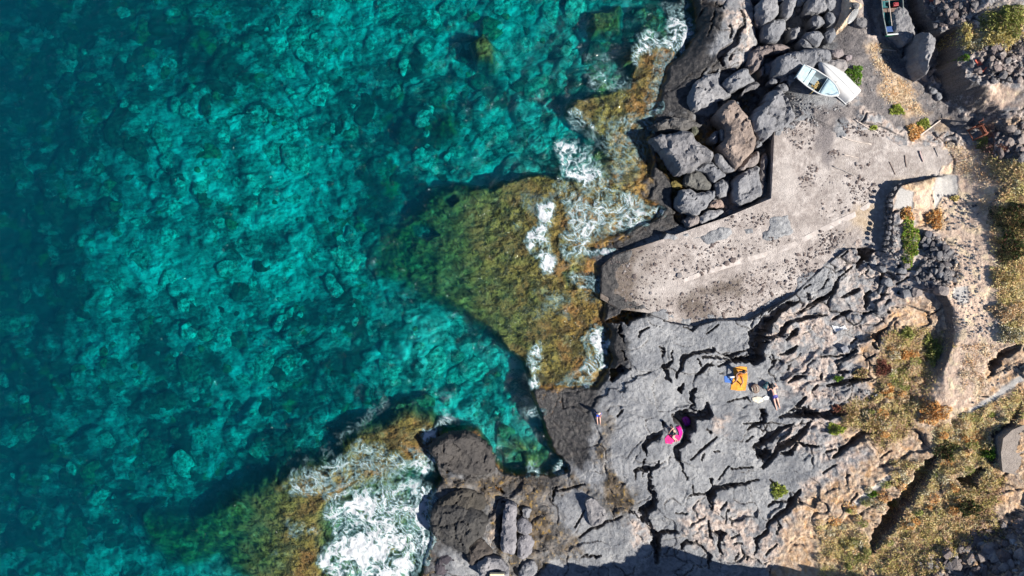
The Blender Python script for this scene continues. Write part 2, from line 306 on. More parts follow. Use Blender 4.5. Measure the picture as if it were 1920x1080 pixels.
def seg_d(x, y, a, b):
    ax, ay = a[0], a[1]; bx, by = b[0] - ax, b[1] - ay
    l2 = bx * bx + by * by + 1e-9
    t = np.clip(((x - ax) * bx + (y - ay) * by) / l2, 0, 1)
    dx = x - ax - t * bx; dy = y - ay - t * by
    return np.sqrt(dx * dx + dy * dy), t

def sdf(x, y, poly):
    """signed distance, positive inside"""
    ins = np.zeros(np.shape(x), bool); d = np.full(np.shape(x), 1e9)
    n = len(poly)
    for k in range(n):
        a, b = poly[k], poly[(k + 1) % n]
        d = np.minimum(d, seg_d(x, y, a, b)[0])
        if a[1] != b[1]:
            c = ((a[1] > y) != (b[1] > y)) & (x < (b[0] - a[0]) * (y - a[1]) / (b[1] - a[1]) + a[0])
            ins ^= c
    return np.where(ins, d, -d)

def sdf_grid(poly, pad=200):
    o = np.full((NY, NX), -float(pad), np.float32)
    a, b = sub(poly, pad)
    o[a, b] = np.maximum(sdf(GX[a, b], GY[a, b], poly), -pad)
    return o

def lookup(F, gx, gy):
    i = np.clip(np.searchsorted(xs, gx) - 1, 0, NX - 2); j = np.clip(np.searchsorted(ys, gy) - 1, 0, NY - 2)
    tx = np.clip((gx - xs[i]) / (xs[i + 1] - xs[i]), 0, 1); ty = np.clip((gy - ys[j]) / (ys[j + 1] - ys[j]), 0, 1)
    return (F[j, i] * (1 - tx) + F[j, i + 1] * tx) * (1 - ty) + (F[j + 1, i] * (1 - tx) + F[j + 1, i + 1] * tx) * ty

# --- coarse heights (evaluated on every 6th vertex, then interpolated)
def coarse(T):
    cx = np.unique(np.r_[np.arange(0, NX, 6), NX - 1]); cy = np.unique(np.r_[np.arange(0, NY, 6), NY - 1])
    c = T(*np.meshgrid(xs[cx], ys[cy]))
    t = np.empty((len(cy), NX))
    for k in range(len(cy)): t[k] = np.interp(xs, xs[cx], c[k])
    o = np.empty((NY, NX))
    idx = np.searchsorted(ys[cy], ys).clip(1, len(cy) - 1)
    w = ((ys - ys[cy][idx - 1]) / (ys[cy][idx] - ys[cy][idx - 1]))[:, None]
    return t[idx - 1] * (1 - w) + t[idx] * w

n_edge = fbm(X * .9, Y * .9, 11, 4)
COAST_G = [G(u, v, 0.1) for u, v in COAST]
sdc = np.full((NY, NX), -1e3)
sdc[:] = sdf(GX, GY, COAST_G)

Zlow = np.clip(coarse(T_low), -2, 14); Zup = np.clip(coarse(T_up), 3, 12); Zhi = np.clip(coarse(T_high), 4, 10)
w_edge = 1.6 + 34 * np.exp(-((GX - 1645) ** 2 + (GY - 508) ** 2) / 42 ** 2) + 60 * np.exp(-((GX - 1660) ** 2 + (GY - 775) ** 2) / 60 ** 2) + 90 * sstep(1700, 1770, GX)
sdu = sdf_grid(UPPER_G, 150)
mu = sstep(-1, 1, (sdu + n_edge * 2.0) / w_edge)
sdh = sdf_grid(HIGH_G, 150)
mh = sstep(-1, 1, (sdh + n_edge * 5) / (4 + 60 * np.exp(-((GX - 1750) ** 2 + (GY - 275) ** 2) / 50 ** 2)))
Zland = Zlow * (1 - mu) + Zup * mu
Zland = Zland * (1 - mh) + np.maximum(Zhi, Zland) * mh
sdS = sdf_grid(SLAB_G, 60)
_P = np.array([(*G(u, v, slab_z(u, v)), slab_z(u, v)) for u, v in ((1180, 500), (1450, 370), (1700, 300), (1400, 560), (1600, 300))])
SLABC = np.linalg.lstsq(np.c_[np.ones(5), _P[:, 0], _P[:, 1]], _P[:, 2], rcond=None)[0]
def slab_zg(gx, gy): return SLABC[0] + SLABC[1] * gx + SLABC[2] * gy
Zslab = slab_zg(GX, GY)
ms = sstep(-1.2, 1.2, sdS)
Zland = Zland * (1 - ms) + (Zslab - 0.10) * ms
Zbase = Zland.copy()

def zb(u, v):
    z = 3.0
    for _ in range(5):
        z = 0.5 * z + 0.5 * float(lookup(Zbase, *G(u, v, z)))
    return z

def GL(pts):
    return [G(p[0], p[1], zb(p[0], p[1])) + tuple(p[2:]) for p in pts]

# --- zone masks
Mz = {}
n_z = fbm(X * 1.7, Y * 1.7, 23, 4)
for name, polys in ZONES.items():
    m = np.zeros((NY, NX))
    soft = {'plaster': 2.0, 'gravel': 6, 'dirt': 9, 'ash': 10, 'orange': 9}.get(name, 12)
    for key, txt in polys:
        p = GL(L(key, txt))
        a, b = sub(p, 40)
        sd = sdf(GX[a, b], GY[a, b], p)
        m[a, b] = np.maximum(m[a, b], sstep(-soft, soft, sd + n_z[a, b] * soft * 0.9))
    Mz[name] = m
land = sstep(-6, 6, sdc)
Mz['pink'] = np.maximum(Mz['pink'], .95 * sstep(1520, 1590, GX + 26 * n_edge))
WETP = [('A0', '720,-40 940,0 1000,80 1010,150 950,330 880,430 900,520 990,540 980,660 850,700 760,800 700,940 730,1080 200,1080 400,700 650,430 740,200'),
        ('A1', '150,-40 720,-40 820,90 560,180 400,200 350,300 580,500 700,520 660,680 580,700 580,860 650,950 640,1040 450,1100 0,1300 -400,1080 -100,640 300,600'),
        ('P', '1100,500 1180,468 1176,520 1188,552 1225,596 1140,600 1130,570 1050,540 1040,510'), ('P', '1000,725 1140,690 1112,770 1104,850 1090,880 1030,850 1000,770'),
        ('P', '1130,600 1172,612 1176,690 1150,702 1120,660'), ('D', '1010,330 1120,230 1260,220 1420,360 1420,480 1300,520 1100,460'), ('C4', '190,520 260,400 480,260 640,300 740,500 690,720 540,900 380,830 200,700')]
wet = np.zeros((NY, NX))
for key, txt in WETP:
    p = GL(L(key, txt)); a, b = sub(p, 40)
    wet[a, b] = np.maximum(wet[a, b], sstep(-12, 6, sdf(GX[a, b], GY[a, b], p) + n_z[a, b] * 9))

# --- sea floor and reef flats
Zsea = np.clip(coarse(T_sea) * .62, -16, -0.9)
w1 = fbm(X * .3, Y * .3, 31, 3) * .8; w2 = fbm(X * .3 + 9, Y * .3, 37, 3) * .8
f1, f2, ci, cj, _, _ = voronoi((X + w1) / 2.4, (Y + w2) / 2.0, 41)
Zsea += .5 * (_rnd(ci, cj, 3) * 1.1) * np.clip(1 - (f1 / .62) ** 2, 0, 1) ** .7
f1, f2, ci, cj, _, _ = voronoi((X + w1) / .95, (Y + w2) / .8, 43)
Zsea += .38 * _rnd(ci, cj, 4) * np.clip(1 - (f1 / .6) ** 2, 0, 1) ** .7 + .5 * fbm(X * .22, Y * .22, 47, 3)
Zreef = np.clip(coarse(T_reef) * (.42 + .5 * sstep(930, 730, GX) * (GY < 760) + .3 * sstep(560, 420, GX)), -4, .1)
reef = np.zeros((NY, NX))
for p in REEFS:
    pg = [G(u, v, -.6) for u, v in p]; a, b = sub(pg, 60)
    sd = sdf(GX[a, b], GY[a, b], pg) + n_edge[a, b] * 5
    soft = 11 + 20 * sstep(980, 720, GX[a, b])
    reef[a, b] = np.maximum(reef[a, b], sstep(-soft, soft * .6, sd))
for p in POOLS:
    pg = [G(u, v, -1.5) for u, v in p]; a, b = sub(pg, 30)
    reef[a, b] *= 1 - sstep(-5, 5, sdf(GX[a, b], GY[a, b], pg) + n_edge[a, b] * 3) * .9
fb1 = fbm(X * 1.1, Y * 1.1, 53, 5)
f1, f2, ci, cj, vx, vy = voronoi((X + w1 * .5) / 1.1, (Y + w2 * .5) / .8, 57)
rb = .16 * fb1 + .22 * (_rnd(ci, cj, 8) - .5) + .1 * (1 - np.clip(f1 / .6, 0, 1) ** 2)
deepen = np.clip(-Zreef, .15, 1.2)
Zs = Zsea * (1 - reef) + (Zreef - .07 + rb * deepen) * reef

# --- rock relief
ca, sa = math.cos(math.radians(24)), math.sin(math.radians(24))
RX = X * ca + Y * sa; RY = -X * sa + Y * ca
wx = .55 * fbm(X * .45, Y * .45, 61, 3); wy = .55 * fbm(X * .45 + 7, Y * .45, 67, 3)
f1, f2, ci, cj, vx, vy = voronoi((RX + wx * 1.6) / 3.6, (RY + wy * 1.6) / 2.1, 71)
t1 = _rnd(ci, cj, 1) - .5; t2 = _rnd(ci, cj, 2) - .5; t3 = _rnd(ci, cj, 3) - .5
gate = sstep(-.2, .35, perlin(X * .5, Y * .5, 72))
rk = .26 * t1 + .22 * t2 * vx + .28 * t3 * vy - .26 * gate * np.exp(-((f2 - f1) / .022) ** 2)
f1, f2, ci, cj, vx, vy = voronoi((RX + wx * 2.0) / 1.25, (RY + wy * 2.0) / .7, 73)
t1 = _rnd(ci, cj, 1) - .5; t2 = _rnd(ci, cj, 2) - .5; t3 = _rnd(ci, cj, 3) - .5
soft_ = sstep(.0, .22, f2 - f1)
rk += soft_ * (.07 * t1 + .10 * t2 * vx + .12 * t3 * vy)
rough_ = np.clip(Mz['pink'] * .6 + Mz['brown'] + sstep(.3, 1, wet) * .5, 0, 1)
rk += rough_ * (.09 * t1 + .1 * t3 * vy - .05 * np.exp(-((f2 - f1) / .04) ** 2))
for fq, wd, dp, sd_ in ((.42, .020, .22, 201), (.8, .03, .13, 205), (1.7, .05, .06, 209)):
    pn = perlin((RX + wx) * fq, (RY + wy) * fq * 1.5, sd_)
    gt = sstep(.02, .35, perlin(X * fq * .8, Y * fq * .8, sd_ + 2))
    rk -= dp * gt * np.exp(-(pn / wd) ** 2)
    rk += dp * .35 * gt * np.tanh(pn / .09)
rk += .055 * fb1 + .03 * (1 - 2 * np.abs(perlin(X * 2.7, Y * 2.7, 77))) + .03 * fbm(X * 4.6, Y * 4.6, 79, 3, gain=.65) + .02 * (1 - 2 * np.abs(perlin(RX * 4 + wx * 3, RY * 9 + wy * 3, 80)))
STRATA = [('A2', '1180,620 1500,560 1920,380 2400,200 2650,400 2500,1080 1400,1080 1250,900'), ('A3', '1000,0 2600,0 2500,400 2400,1000 1900,1080 1300,1080 1200,700 1500,600 1500,200 1000,150'), ('B3', '0,750 560,800 700,1000 600,1080 0,1080')]
strat = np.zeros((NY, NX))
for key, txt in STRATA:
    p = GL(L(key, txt)); a, b = sub(p, 60)
    strat[a, b] = np.maximum(strat[a, b], sstep(-25, 25, sdf(GX[a, b], GY[a, b], p) + n_edge[a, b] * 14))
for lam, am, sd_ in ((1.25, .22, 81), (.52, .08, 87)):
    s = (RY + .9 * wy * 1.6 + .35 * fbm(RX * .5, RY * .9, sd_, 3)) / lam + .9 * fbm(RX * .16, RY * .3, sd_ + 3, 2)
    fr = s - np.floor(s)
    gate = sstep(-.25, .45, perlin(RX * .45, np.floor(s) * 1.7 + RY * .05, sd_ + 5))
    rk += strat * am * gate * np.where(fr < .86, fr / .86, (1 - fr) / .14)
flow = 1 - np.clip(strat + Mz['pink'] + Mz['clinker'] + Mz['brown'], 0, 1)
amp = .86 - .42 * flow
amp *= (1 - .9 * Mz['gravel']) * (1 - .85 * Mz['dirt']) * (1 - .95 * Mz['plaster']) * (1 - .45 * Mz['veg']) * (1 - ms) * (1 - .6 * Mz['drygr'])
Z_l = Zland + rk * amp
Z_l += Mz['clinker'] * (1 - Mz['plaster']) * (.26 * fbm(X * 1.3, Y * 1.3, 91, 5, gain=.62) + .12 * fbm(X * 5.5, Y * 5.5, 97, 3))
Z_l += Mz['veg'] * .10 * fbm(X * 1.6, Y * 1.6, 101, 4)
Z_l += (Mz['gravel'] + Mz['dirt']) * .025 * fbm(X * 2.2, Y * 2.2, 103, 4) * (1 - ms)
# high scarp: rough rock face
Z_l += np.exp(-(sdh / 26) ** 2) * .45 * fbm(X * .9, Y * .9, 107, 4) * (GY < 300)
# loose ends of the slab where rock and soil lap over it
SOUTH = [G(u, v, slab_z(u, v)) for u, v in SLAB[5:]]
NORTH = SLAB_G[-len(SLAB_N) - 1:] + SLAB_G[:1]
dso = np.full((NY, NX), 1e3)
WEST = [G(u, v, slab_z(u, v)) for u, v in SLAB[4:9]]
a, b = sub(SOUTH, 60)
for k in range(len(SOUTH) - 1):
    dso[a, b] = np.minimum(dso[a, b], seg_d(GX[a, b], GY[a, b], SOUTH[k], SOUTH[k + 1])[0])
for k in range(len(NORTH) - 1):
    a, b = sub(NORTH[k:k + 2], 60)
    dso[a, b] = np.minimum(dso[a, b], seg_d(GX[a, b], GY[a, b], NORTH[k], NORTH[k + 1])[0] - 5)
for k in range(1, len(WEST) - 1):
    a, b = sub(WEST[k:k + 2], 70)
    dso[a, b] = np.minimum(dso[a, b], seg_d(GX[a, b], GY[a, b], WEST[k], WEST[k + 1])[0] - 24)
lap = ms * sstep(15, -2, dso + 17 * n_edge + 5 * n_z)
Z_l = Z_l * (1 - lap) + np.maximum(Z_l, Zslab + .03 + .05 * np.abs(n_z)) * lap
PATCH = [('A1', '1440,960 1620,940 1660,1060 1680,1100 1640,1120 1480,1180 1390,1160 1370,1090 1440,1080'), ('A2', '720,80 850,30 1000,-40 1090,-10 1110,30 1050,80 870,130 800,80'), ('A2', '440,80 470,20 560,20 620,80 560,100'),
         ('A2', '600,40 690,20 700,60 620,60'), ('A2', '1200,-20 1300,-30 1310,30 1220,50'), ('B2', '310,130 360,80 500,80 530,150 400,180'), ('A2','1390,30 1640,0 1650,40 1480,90')]
for key, txt in PATCH:
    p = GL(L(key, txt)); a, b = sub(p, 20)
    sd = sdf(GX[a, b], GY[a, b], p) + n_edge[a, b] * 3
    m = sstep(-2, 3, sd)
    Z_l[a, b] = Z_l[a, b] * (1 - m) + (Zslab[a, b] + .02 + .09 * np.abs(n_z[a, b]) + .07 * sstep(2, 14, sd)) * m

Z = Zs * (1 - sstep(-5, 6, sdc + n_edge * 4)) + Z_l * sstep(-5, 6, sdc + n_edge * 4)
WOB = 3.6 * perlin(X * 1.9, Y * 1.9, 111) + 2.4 * perlin(X * 4.6, Y * 4.6, 113) + 1.3 * perlin(X * 9, Y * 9, 115)
WVAR = np.clip(1 + .38 * n_edge + .35 * perlin(X * 3, Y * 3, 117), .35, 1.7)
for key, txt in CRACKS:
    p = GL(L(key, txt))
    p[0] = p[0][:2] + (p[0][2] * .45,); p[-1] = p[-1][:2] + (p[-1][2] * .45,)
    a, b = sub(p, 30)
    gx, gy = GX[a, b], GY[a, b]
    wob = WOB[a, b]
    cut = np.zeros(gx.shape)
    for k in range(len(p) - 1):
        d, t = seg_d(gx + wob, gy - wob * .7, p[k], p[k + 1])
        w = (p[k][2] + (p[k + 1][2] - p[k][2]) * t) * .55 * WVAR[a, b]
        w = np.maximum(w, 1.1)
        dep = np.minimum(.22 + w * 2 * S * 1.25, 1.5)
        cut = np.maximum(cut, dep * sstep(1.18, .82, d / w))
    Z[a, b] -= cut * sstep(-12, 4, sdc[a, b])
# gaps between the boulders: the floor of the boulder field drops
BFIELD = [('A0', '1260,560 1340,420 1300,0 1980,0 2010,300 1900,460 1600,480 1530,640 1720,700 1600,860 1500,830 1420,920 1380,1000 1290,1080 1100,1080 1000,1060 960,760 1000,620 1150,620'),
          ('A1', '780,0 980,0 1000,-80 1300,-60 1480,150 1500,200 1480,760 1040,950 700,1060 560,1000 560,680 380,420 380,220 700,120')]
bf = np.zeros((NY, NX))
for key, txt in BFIELD:
    p = GL(L(key, txt)); a, b = sub(p, 30)
    bf[a, b] = np.maximum(bf[a, b], sstep(-4, 8, sdf(GX[a, b], GY[a, b], p) + n_edge[a, b] * 4))
bf *= (1 - ms)
Z -= bf * (.55 + .2 * np.abs(n_edge))

# the cliff that rises just outside the lower edge of the picture: it throws the shadow along that edge
foot = np.interp(GX, [1000, 1300, 1450, 1640, 1780, 1900], [1080, 1070, 1058, 1041, 1028, 1022])
htop = np.interp(GX, [900, 1000, 1080, 1215, 1300, 1360, 1394, 1443, 1523, 1615, 1690, 1770, 1850, 1950, 2400], [0, 1.6, 3.0, 4.2, 5.0, 5.8, 6.6, 4.2, 2.6, 1.6, 1.2, 1.2, 1.2, 1.4, 2])
htop = htop * (1 + .22 * fbm(GX * .030, GX * 0 + 3.3, 331, 3)) + .5 * fbm(X * 1.1, Y * 1.1, 337, 3)
Z += np.maximum(htop, 0) * sstep(foot, foot + 26, GY) * sstep(900, 1000, GX) + 2.0 * sstep(1.0, .35, np.hypot(GX - 1930, GY - 1000) / 80) * sstep(1808, 1850, GX)
offx = np.maximum(0, np.maximum(-230 - GX, GX - 1990)); offy = np.maximum(0, np.maximum(-215 - GY, GY - 1215))
outf = sstep(15, 190, np.hypot(offx, offy))
smooth_land = np.clip(Zlow, .3, 14) * sstep(-30, 120, sdc) + .3 + 6 * sstep(1100, 1500, GY) * sstep(60, 500, sdc)
Z = Z * (1 - outf) + np.where(sdc > 0, smooth_land, np.clip(Zsea, -16, -1.2) * sstep(0, 60, -sdc) - .3) * outf
far = sstep(2600, 6000, np.abs(GX - 960) + np.abs(GY - 540))
Z = Z * (1 - far) + np.where(sdc > 0, 12, -14) * far

# level places where people and boats rest
FLAT = ((1120, 782, 14), (1386, 710, 26), (1447, 742, 24), (1262, 812, 18), (1526, 160, 40), (1572, 165, 45), (1416, 728, 12), (1424, 748, 14), (1365, 710, 10), (1590, 30, 30), (1660, 20, 34))
for u, v, r in FLAT:
    gx0, gy0 = G(u, v, zb(u, v))
    a, b = sub([(gx0 - r, gy0 - r), (gx0 + r, gy0 + r)], 12)
    d = np.hypot(GX[a, b] - gx0, GY[a, b] - gy0)
    core = d < r
    zm = np.percentile(Z[a, b][core], 55)
    sl_ = Zland[a, b] - float(lookup(Zland, gx0, gy0))
    m = sstep(r + 9, r - 2, d) * .93
    Z[a, b] = Z[a, b] * (1 - m) + (zm + sl_) * m
# --- material masks
wet = np.maximum(wet, lap * sstep(1215, 1180, GX + 12 * n_edge) * .9)
wetm = np.clip(np.maximum(wet, sstep(.75, .25, Z + .25 * n_z) * sstep(70, 20, sdc)), 0, 1) * sstep(-8, 2, sdc)
alg = sstep(.30, .02, Z + .18 * n_z) * sstep(-1.5, -.5, Z)
T_pale = TPS([(u, v, z) for u, v, z in PT('''500,100,.95 350,150,.6 450,250,.75 650,60,.8 720,80,.7 600,300,.65 430,350,.85 330,400,.85 230,500,.95 380,420,.65 300,540,.75 560,480,.85 540,540,.75 650,250,.45
720,220,.2 850,170,.25 960,170,.65 900,30,.7 1000,280,.75 1050,330,.55 700,350,.15 640,420,.4 800,320,.75 860,300,.65 340,600,.85 400,640,.7 130,690,.7 240,690,.2 100,780,.5 200,800,.3 360,830,.55 450,760,.75
550,720,.4 480,850,.15 300,900,.3 200,920,.5 60,900,.3 720,640,.75 800,700,.7 900,780,.65 850,620,.6 700,560,.5 950,850,.6 640,600,.45 700,480,.5 760,560,.6 960,720,.65 600,760,.3 100,100,.3 60,300,.2 150,260,.35 300,60,.35 400,110,.12
100,500,.35 50,620,.3 420,1050,.6 -500,500,.3 900,-400,.5 600,1400,.4 -400,-300,.3 -400,1300,.3 1150,100,.5 1100,260,.8''')])
pale = np.clip(coarse(T_pale), 0, 1) * (1 - reef)

def nz01(f, s=.115):
    return .5 + s * (f - f.mean()) / f.std()
_o = lambda f: f * (1 - outf) + .5 * outf
NA0 = _o(nz01(fbm(X * .55, Y * .55, 301, 4))); NA1 = _o(nz01(fbm(X * 1.6 + .25 * n_edge, Y * 1.6 + .25 * n_z, 305, 4, gain=.6))); NA2 = _o(nz01(fbm(X * 3.6 + .2 * n_z, Y * 3.6, 309, 4, gain=.62)))
# ------------------------------------------------------------------ node helpers
class NT:
    def __init__(self, name):
        m = bpy.data.materials.new(name); m.use_nodes = True
        self.m = m; self.t = m.node_tree
        self.b = self.t.nodes['Principled BSDF']; self.out = self.t.nodes['Material Output']
        self._pos = None
    def n(self, typ, **kw):
        nd = self.t.nodes.new(typ)
        for k, v in kw.items(): setattr(nd, k, v)
        return nd
    def link(self, a, b):
        self.t.links.new(a, b)
    def set(self, sock, v):
        if hasattr(v, 'bl_idname') or isinstance(v, bpy.types.NodeSocket): self.link(v, sock)
        elif isinstance(v, (tuple, list)): sock.default_value = tuple(v) + (1,) if len(v) == 3 and len(sock.default_value) == 4 else v
        else: sock.default_value = v
    def pos(self):
        if self._pos is None: self._pos = self.n('ShaderNodeNewGeometry').outputs['Position']
        return self._pos
    def obj(self):
        return self.n('ShaderNodeTexCoord').outputs['Object']
    def noise(self, scale, detail=4, rough=.55, dist=0, vec=None, out='Fac'):
        nd = self.n('ShaderNodeTexNoise'); self.link(vec or self.pos(), nd.inputs['Vector'])
        nd.inputs['Scale'].default_value = scale; nd.inputs['Detail'].default_value = detail; nd.inputs['Roughness'].default_value = rough; nd.inputs['Distortion'].default_value = dist
        return nd.outputs[out]
    def vor(self, scale, feature='F1', vec=None, out='Distance', rnd=1):
        nd = self.n('ShaderNodeTexVoronoi', feature=feature); self.link(vec or self.pos(), nd.inputs['Vector'])
        nd.inputs['Scale'].default_value = scale; nd.inputs['Randomness'].default_value = rnd
        return nd.outputs[out]
    def math(self, op, a, b=0.0, c=0.0, clamp=False):
        nd = self.n('ShaderNodeMath', operation=op, use_clamp=clamp)
        self.set(nd.inputs[0], a); self.set(nd.inputs[1], b); self.set(nd.inputs[2], c)
        return nd.outputs[0]
    def ramp(self, f, a, b, lo=0.0, hi=1.0):
        nd = self.n('ShaderNodeMapRange', interpolation_type='SMOOTHSTEP')
        self.set(nd.inputs[0], f); self.set(nd.inputs[1], a); self.set(nd.inputs[2], b); self.set(nd.inputs[3], lo); self.set(nd.inputs[4], hi)
        return nd.outputs[0]
    def mix(self, f, a, b, mode='MIX'):
        nd = self.n('ShaderNodeMix', data_type='RGBA', blend_type=mode)
        self.set(nd.inputs[0], f); self.set(nd.inputs[6], a); self.set(nd.inputs[7], b)
        return nd.outputs[2]
    def attr(self, name):
        nd = self.n('ShaderNodeAttribute', attribute_name=name)
        sp = self.n('ShaderNodeSeparateColor'); self.link(nd.outputs['Color'], sp.inputs[0])
        return sp.outputs[0], sp.outputs[1], sp.outputs[2], nd.outputs['Alpha'], nd.outputs['Color']
    def bump(self, h, dist, strength=1.0, normal=None):
        nd = self.n('ShaderNodeBump'); self.link(h, nd.inputs['Height']); nd.inputs['Distance'].default_value = dist; nd.inputs['Strength'].default_value = strength
        if normal: self.link(normal, nd.inputs['Normal'])
        return nd.outputs[0]
    def done(self, col=None, rough=None, normal=None, **kw):
        if col is not None: self.set(self.b.inputs['Base Color'], col)
        if rough is not None: self.set(self.b.inputs['Roughness'], rough)
        if normal is not None: self.link(normal, self.b.inputs['Normal'])
        for k, v in kw.items(): self.set(self.b.inputs[k.replace('_', ' ')], v)
        return self.m

MATS = {}
def plain(name, col, rough=.6, var=.15, scale=6.0, bump=.004, **kw):
    """a painted, woven or wooden surface with slight wear"""
    if name in MATS: return MATS[name]
    t = NT(name)
    o = t.obj()
    f = t.noise(scale, 5, .6, vec=o)
    c = t.mix(t.ramp(f, .3, .72), tuple(x * (1 - var) for x in col), tuple(min(1, x * (1 + var)) for x in col))
    nrm = t.bump(t.noise(scale * 4, 4, vec=o), bump)
    MATS[name] = t.done(c, rough, nrm, **kw)
    return MATS[name]

# ------------------------------------------------------------------ ground material
def rock_nodes(t, baked=False):
    """grey lava: tone in patches, veins and pits; returns colour, height and the shared noises"""
    n3 = t.noise(13, 3, .68)
    if baked: n0, n1, n2 = t.attr('na')[:3]
    else: n0 = t.noise(.55, 2, .6); n1 = t.noise(1.6, 3, .65); n2 = t.noise(3.6, 3, .65)
    c = t.mix(t.ramp(n0, .3, .7), (.175, .181, .192), (.29, .292, .295))
    c = t.mix(t.ramp(n2, .34, .50), t.mix(.45, c, (.115, .115, .12)), c)
    c = t.mix(t.ramp(n1, .5, .75, 0, .35), c, (.40, .395, .385))
    c = t.mix(t.ramp(n3, .56, .72, 0, .3), c, (.44, .435, .42))
    c = t.mix(t.ramp(n3, .43, .32, 0, .6), c, (.085, .085, .09))
    h = t.math('ADD', t.math('MULTIPLY', n2, .5), t.math('MULTIPLY', n3, .55))
    return c, h, n0, n1, n2, n3

t = NT('ground')
c, h, n0, n1, n2, n3 = rock_nodes(t, True)
pink, wetA, algA, grav, _ = t.attr('ma')
dirt, dry, plas, veg, _ = t.attr('mb')
clin, brown, ash, orng, _ = t.attr('mc')
pc = t.mix(t.ramp(n2, .3, .7), (.36, .28, .235), (.55, .455, .39))
c = t.mix(t.math('MULTIPLY', pink, t.ramp(n1, .38, .60, .1, .95)), c, pc)
oc = t.mix(t.ramp(n2, .3, .7), (.42, .24, .12), (.72, .50, .31))
c = t.mix(t.math('MULTIPLY', orng, t.ramp(n3, .35, .6, .3, .9)), c, oc)
cl = t.mix(t.ramp(n2, .33, .64), (.13, .11, .105), (.50, .43, .39))
c = t.mix(t.math('MULTIPLY', clin, .85), c, cl)
bc = t.mix(t.ramp(n1, .35, .66), (.035, .027, .019), (.13, .10, .07))
bc = t.mix(t.ramp(n2, .56, .70), bc, (.21, .135, .042))
c = t.mix(t.math('MULTIPLY', brown, t.ramp(n0, .28, .56, .5, 1)), c, bc)
sc_ = t.mix(t.ramp(n2, .32, .66), (.38, .25, .165), (.58, .425, .285))
sc_ = t.mix(t.ramp(n3, .60, .70, 0, .7), sc_, (.22, .165, .13))
sc_ = t.mix(t.ramp(n1, .56, .70, 0, .7), sc_, (.55, .32, .15))
c = t.mix(t.math('MULTIPLY', ash, t.ramp(n1, .28, .50, .65, 1.0)), c, sc_)
gv = t.mix(t.ramp(n3, .35, .7), (.085, .077, .077), (.19, .172, .168))
gv = t.mix(t.ramp(n1, .45, .68, 0, .5), gv, (.29, .255, .235))
c = t.mix(grav, c, gv)
dc = t.mix(t.ramp(n2, .3, .7), (.53, .38, .285), (.67, .51, .385))
dc = t.mix(t.ramp(n1, .52, .64, 0, .8), dc, (.68, .54, .36))
dc = t.mix(t.ramp(n3, .62, .70, 0, .6), dc, (.26, .20, .165))
c = t.mix(dirt, c, dc)
dg = t.mix(t.ramp(n2, .35, .65), (.34, .23, .14), (.56, .42, .28))
c = t.mix(t.math('MULTIPLY', dry, t.ramp(n3, .3, .55, .4, 1)), c, dg)
vg = t.mix(t.ramp(n2, .35, .65), (.26, .185, .12), (.54, .41, .27))
c = t.mix(t.math('MULTIPLY', veg, .85), c, vg)
pl = t.mix(t.ramp(n3, .3, .7), (.38, .355, .32), (.52, .49, .45))
c = t.mix(plas, c, pl)
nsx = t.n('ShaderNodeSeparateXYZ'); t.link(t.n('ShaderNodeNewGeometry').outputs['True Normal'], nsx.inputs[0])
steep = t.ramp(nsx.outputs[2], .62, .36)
c = t.mix(t.math('MULTIPLY', steep, .85), c, t.mix(t.ramp(n3, .35, .65), (.045, .042, .043), (.14, .128, .122)))  # bare rock on steep faces, painted darker so the cliff reads as shaded
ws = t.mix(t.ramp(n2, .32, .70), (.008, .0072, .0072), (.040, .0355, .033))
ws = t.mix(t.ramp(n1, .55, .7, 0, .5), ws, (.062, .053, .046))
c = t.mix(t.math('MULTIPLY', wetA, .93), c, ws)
def algae(t, n0, n1, n2, n3):
    al = t.mix(t.ramp(n1, .32, .64), (.12, .066, .012), (.36, .215, .045))
    al = t.mix(t.ramp(n0, .48, .66), al, (.36, .155, .04))
    al = t.mix(t.ramp(n3, .58, .72, 0, .6), al, (.46, .37, .20))
    return t.mix(t.ramp(n2, .42, .30), al, (.04, .035, .015))
c = t.mix(t.math('MULTIPLY', algA, .95), c, algae(t, n0, n1, n2, n3))
rough = t.ramp(wetA, 0, 1, .93, .42)
hh = t.math('MULTIPLY', h, t.math('SUBTRACT', 1.0, t.math('MULTIPLY', plas, .8)))
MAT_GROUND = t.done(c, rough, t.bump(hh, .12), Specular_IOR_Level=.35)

# the sea floor: pale boulders and sand, dark weed, olive reef flats
t = NT('sea_floor')
reefA, seaA, paleA, _, _ = t.attr('md')
algA = t.attr('ma')[2]
n0, n1, n2 = t.attr('na')[:3]; n3 = t.noise(11, 3, .7)
m_ = t.n('ShaderNodeMapping'); t.link(t.pos(), m_.inputs['Vector']); m_.inputs['Scale'].default_value = (.5, 1, 1)
q3 = t.noise(4.5, 4, .72, .8, vec=m_.outputs[0])
wv_ = t.n('ShaderNodeVectorMath', operation='MULTIPLY_ADD')
t.link(t.attr('warp')[4], wv_.inputs[0]); wv_.inputs[1].default_value = (1, 1, 0); t.link(t.pos(), wv_.inputs[2])
def cell(sc):
    nd = t.n('ShaderNodeTexVoronoi', feature='F1'); t.link(wv_.outputs[0], nd.inputs['Vector']); nd.inputs['Scale'].default_value = sc
    s_ = t.n('ShaderNodeSeparateColor'); t.link(nd.outputs['Color'], s_.inputs[0])
    return s_.outputs[0], nd.outputs['Distance']
c1, d1 = cell(.55); c2, d2 = cell(1.25)
m2_ = t.n('ShaderNodeMapping'); t.link(t.pos(), m2_.inputs['Vector']); m2_.inputs['Scale'].default_value = (.42, 1, 1); m2_.inputs['Rotation'].default_value = (0, 0, .12)
q4 = t.noise(13, 3, .65, .5, vec=m2_.outputs[0])
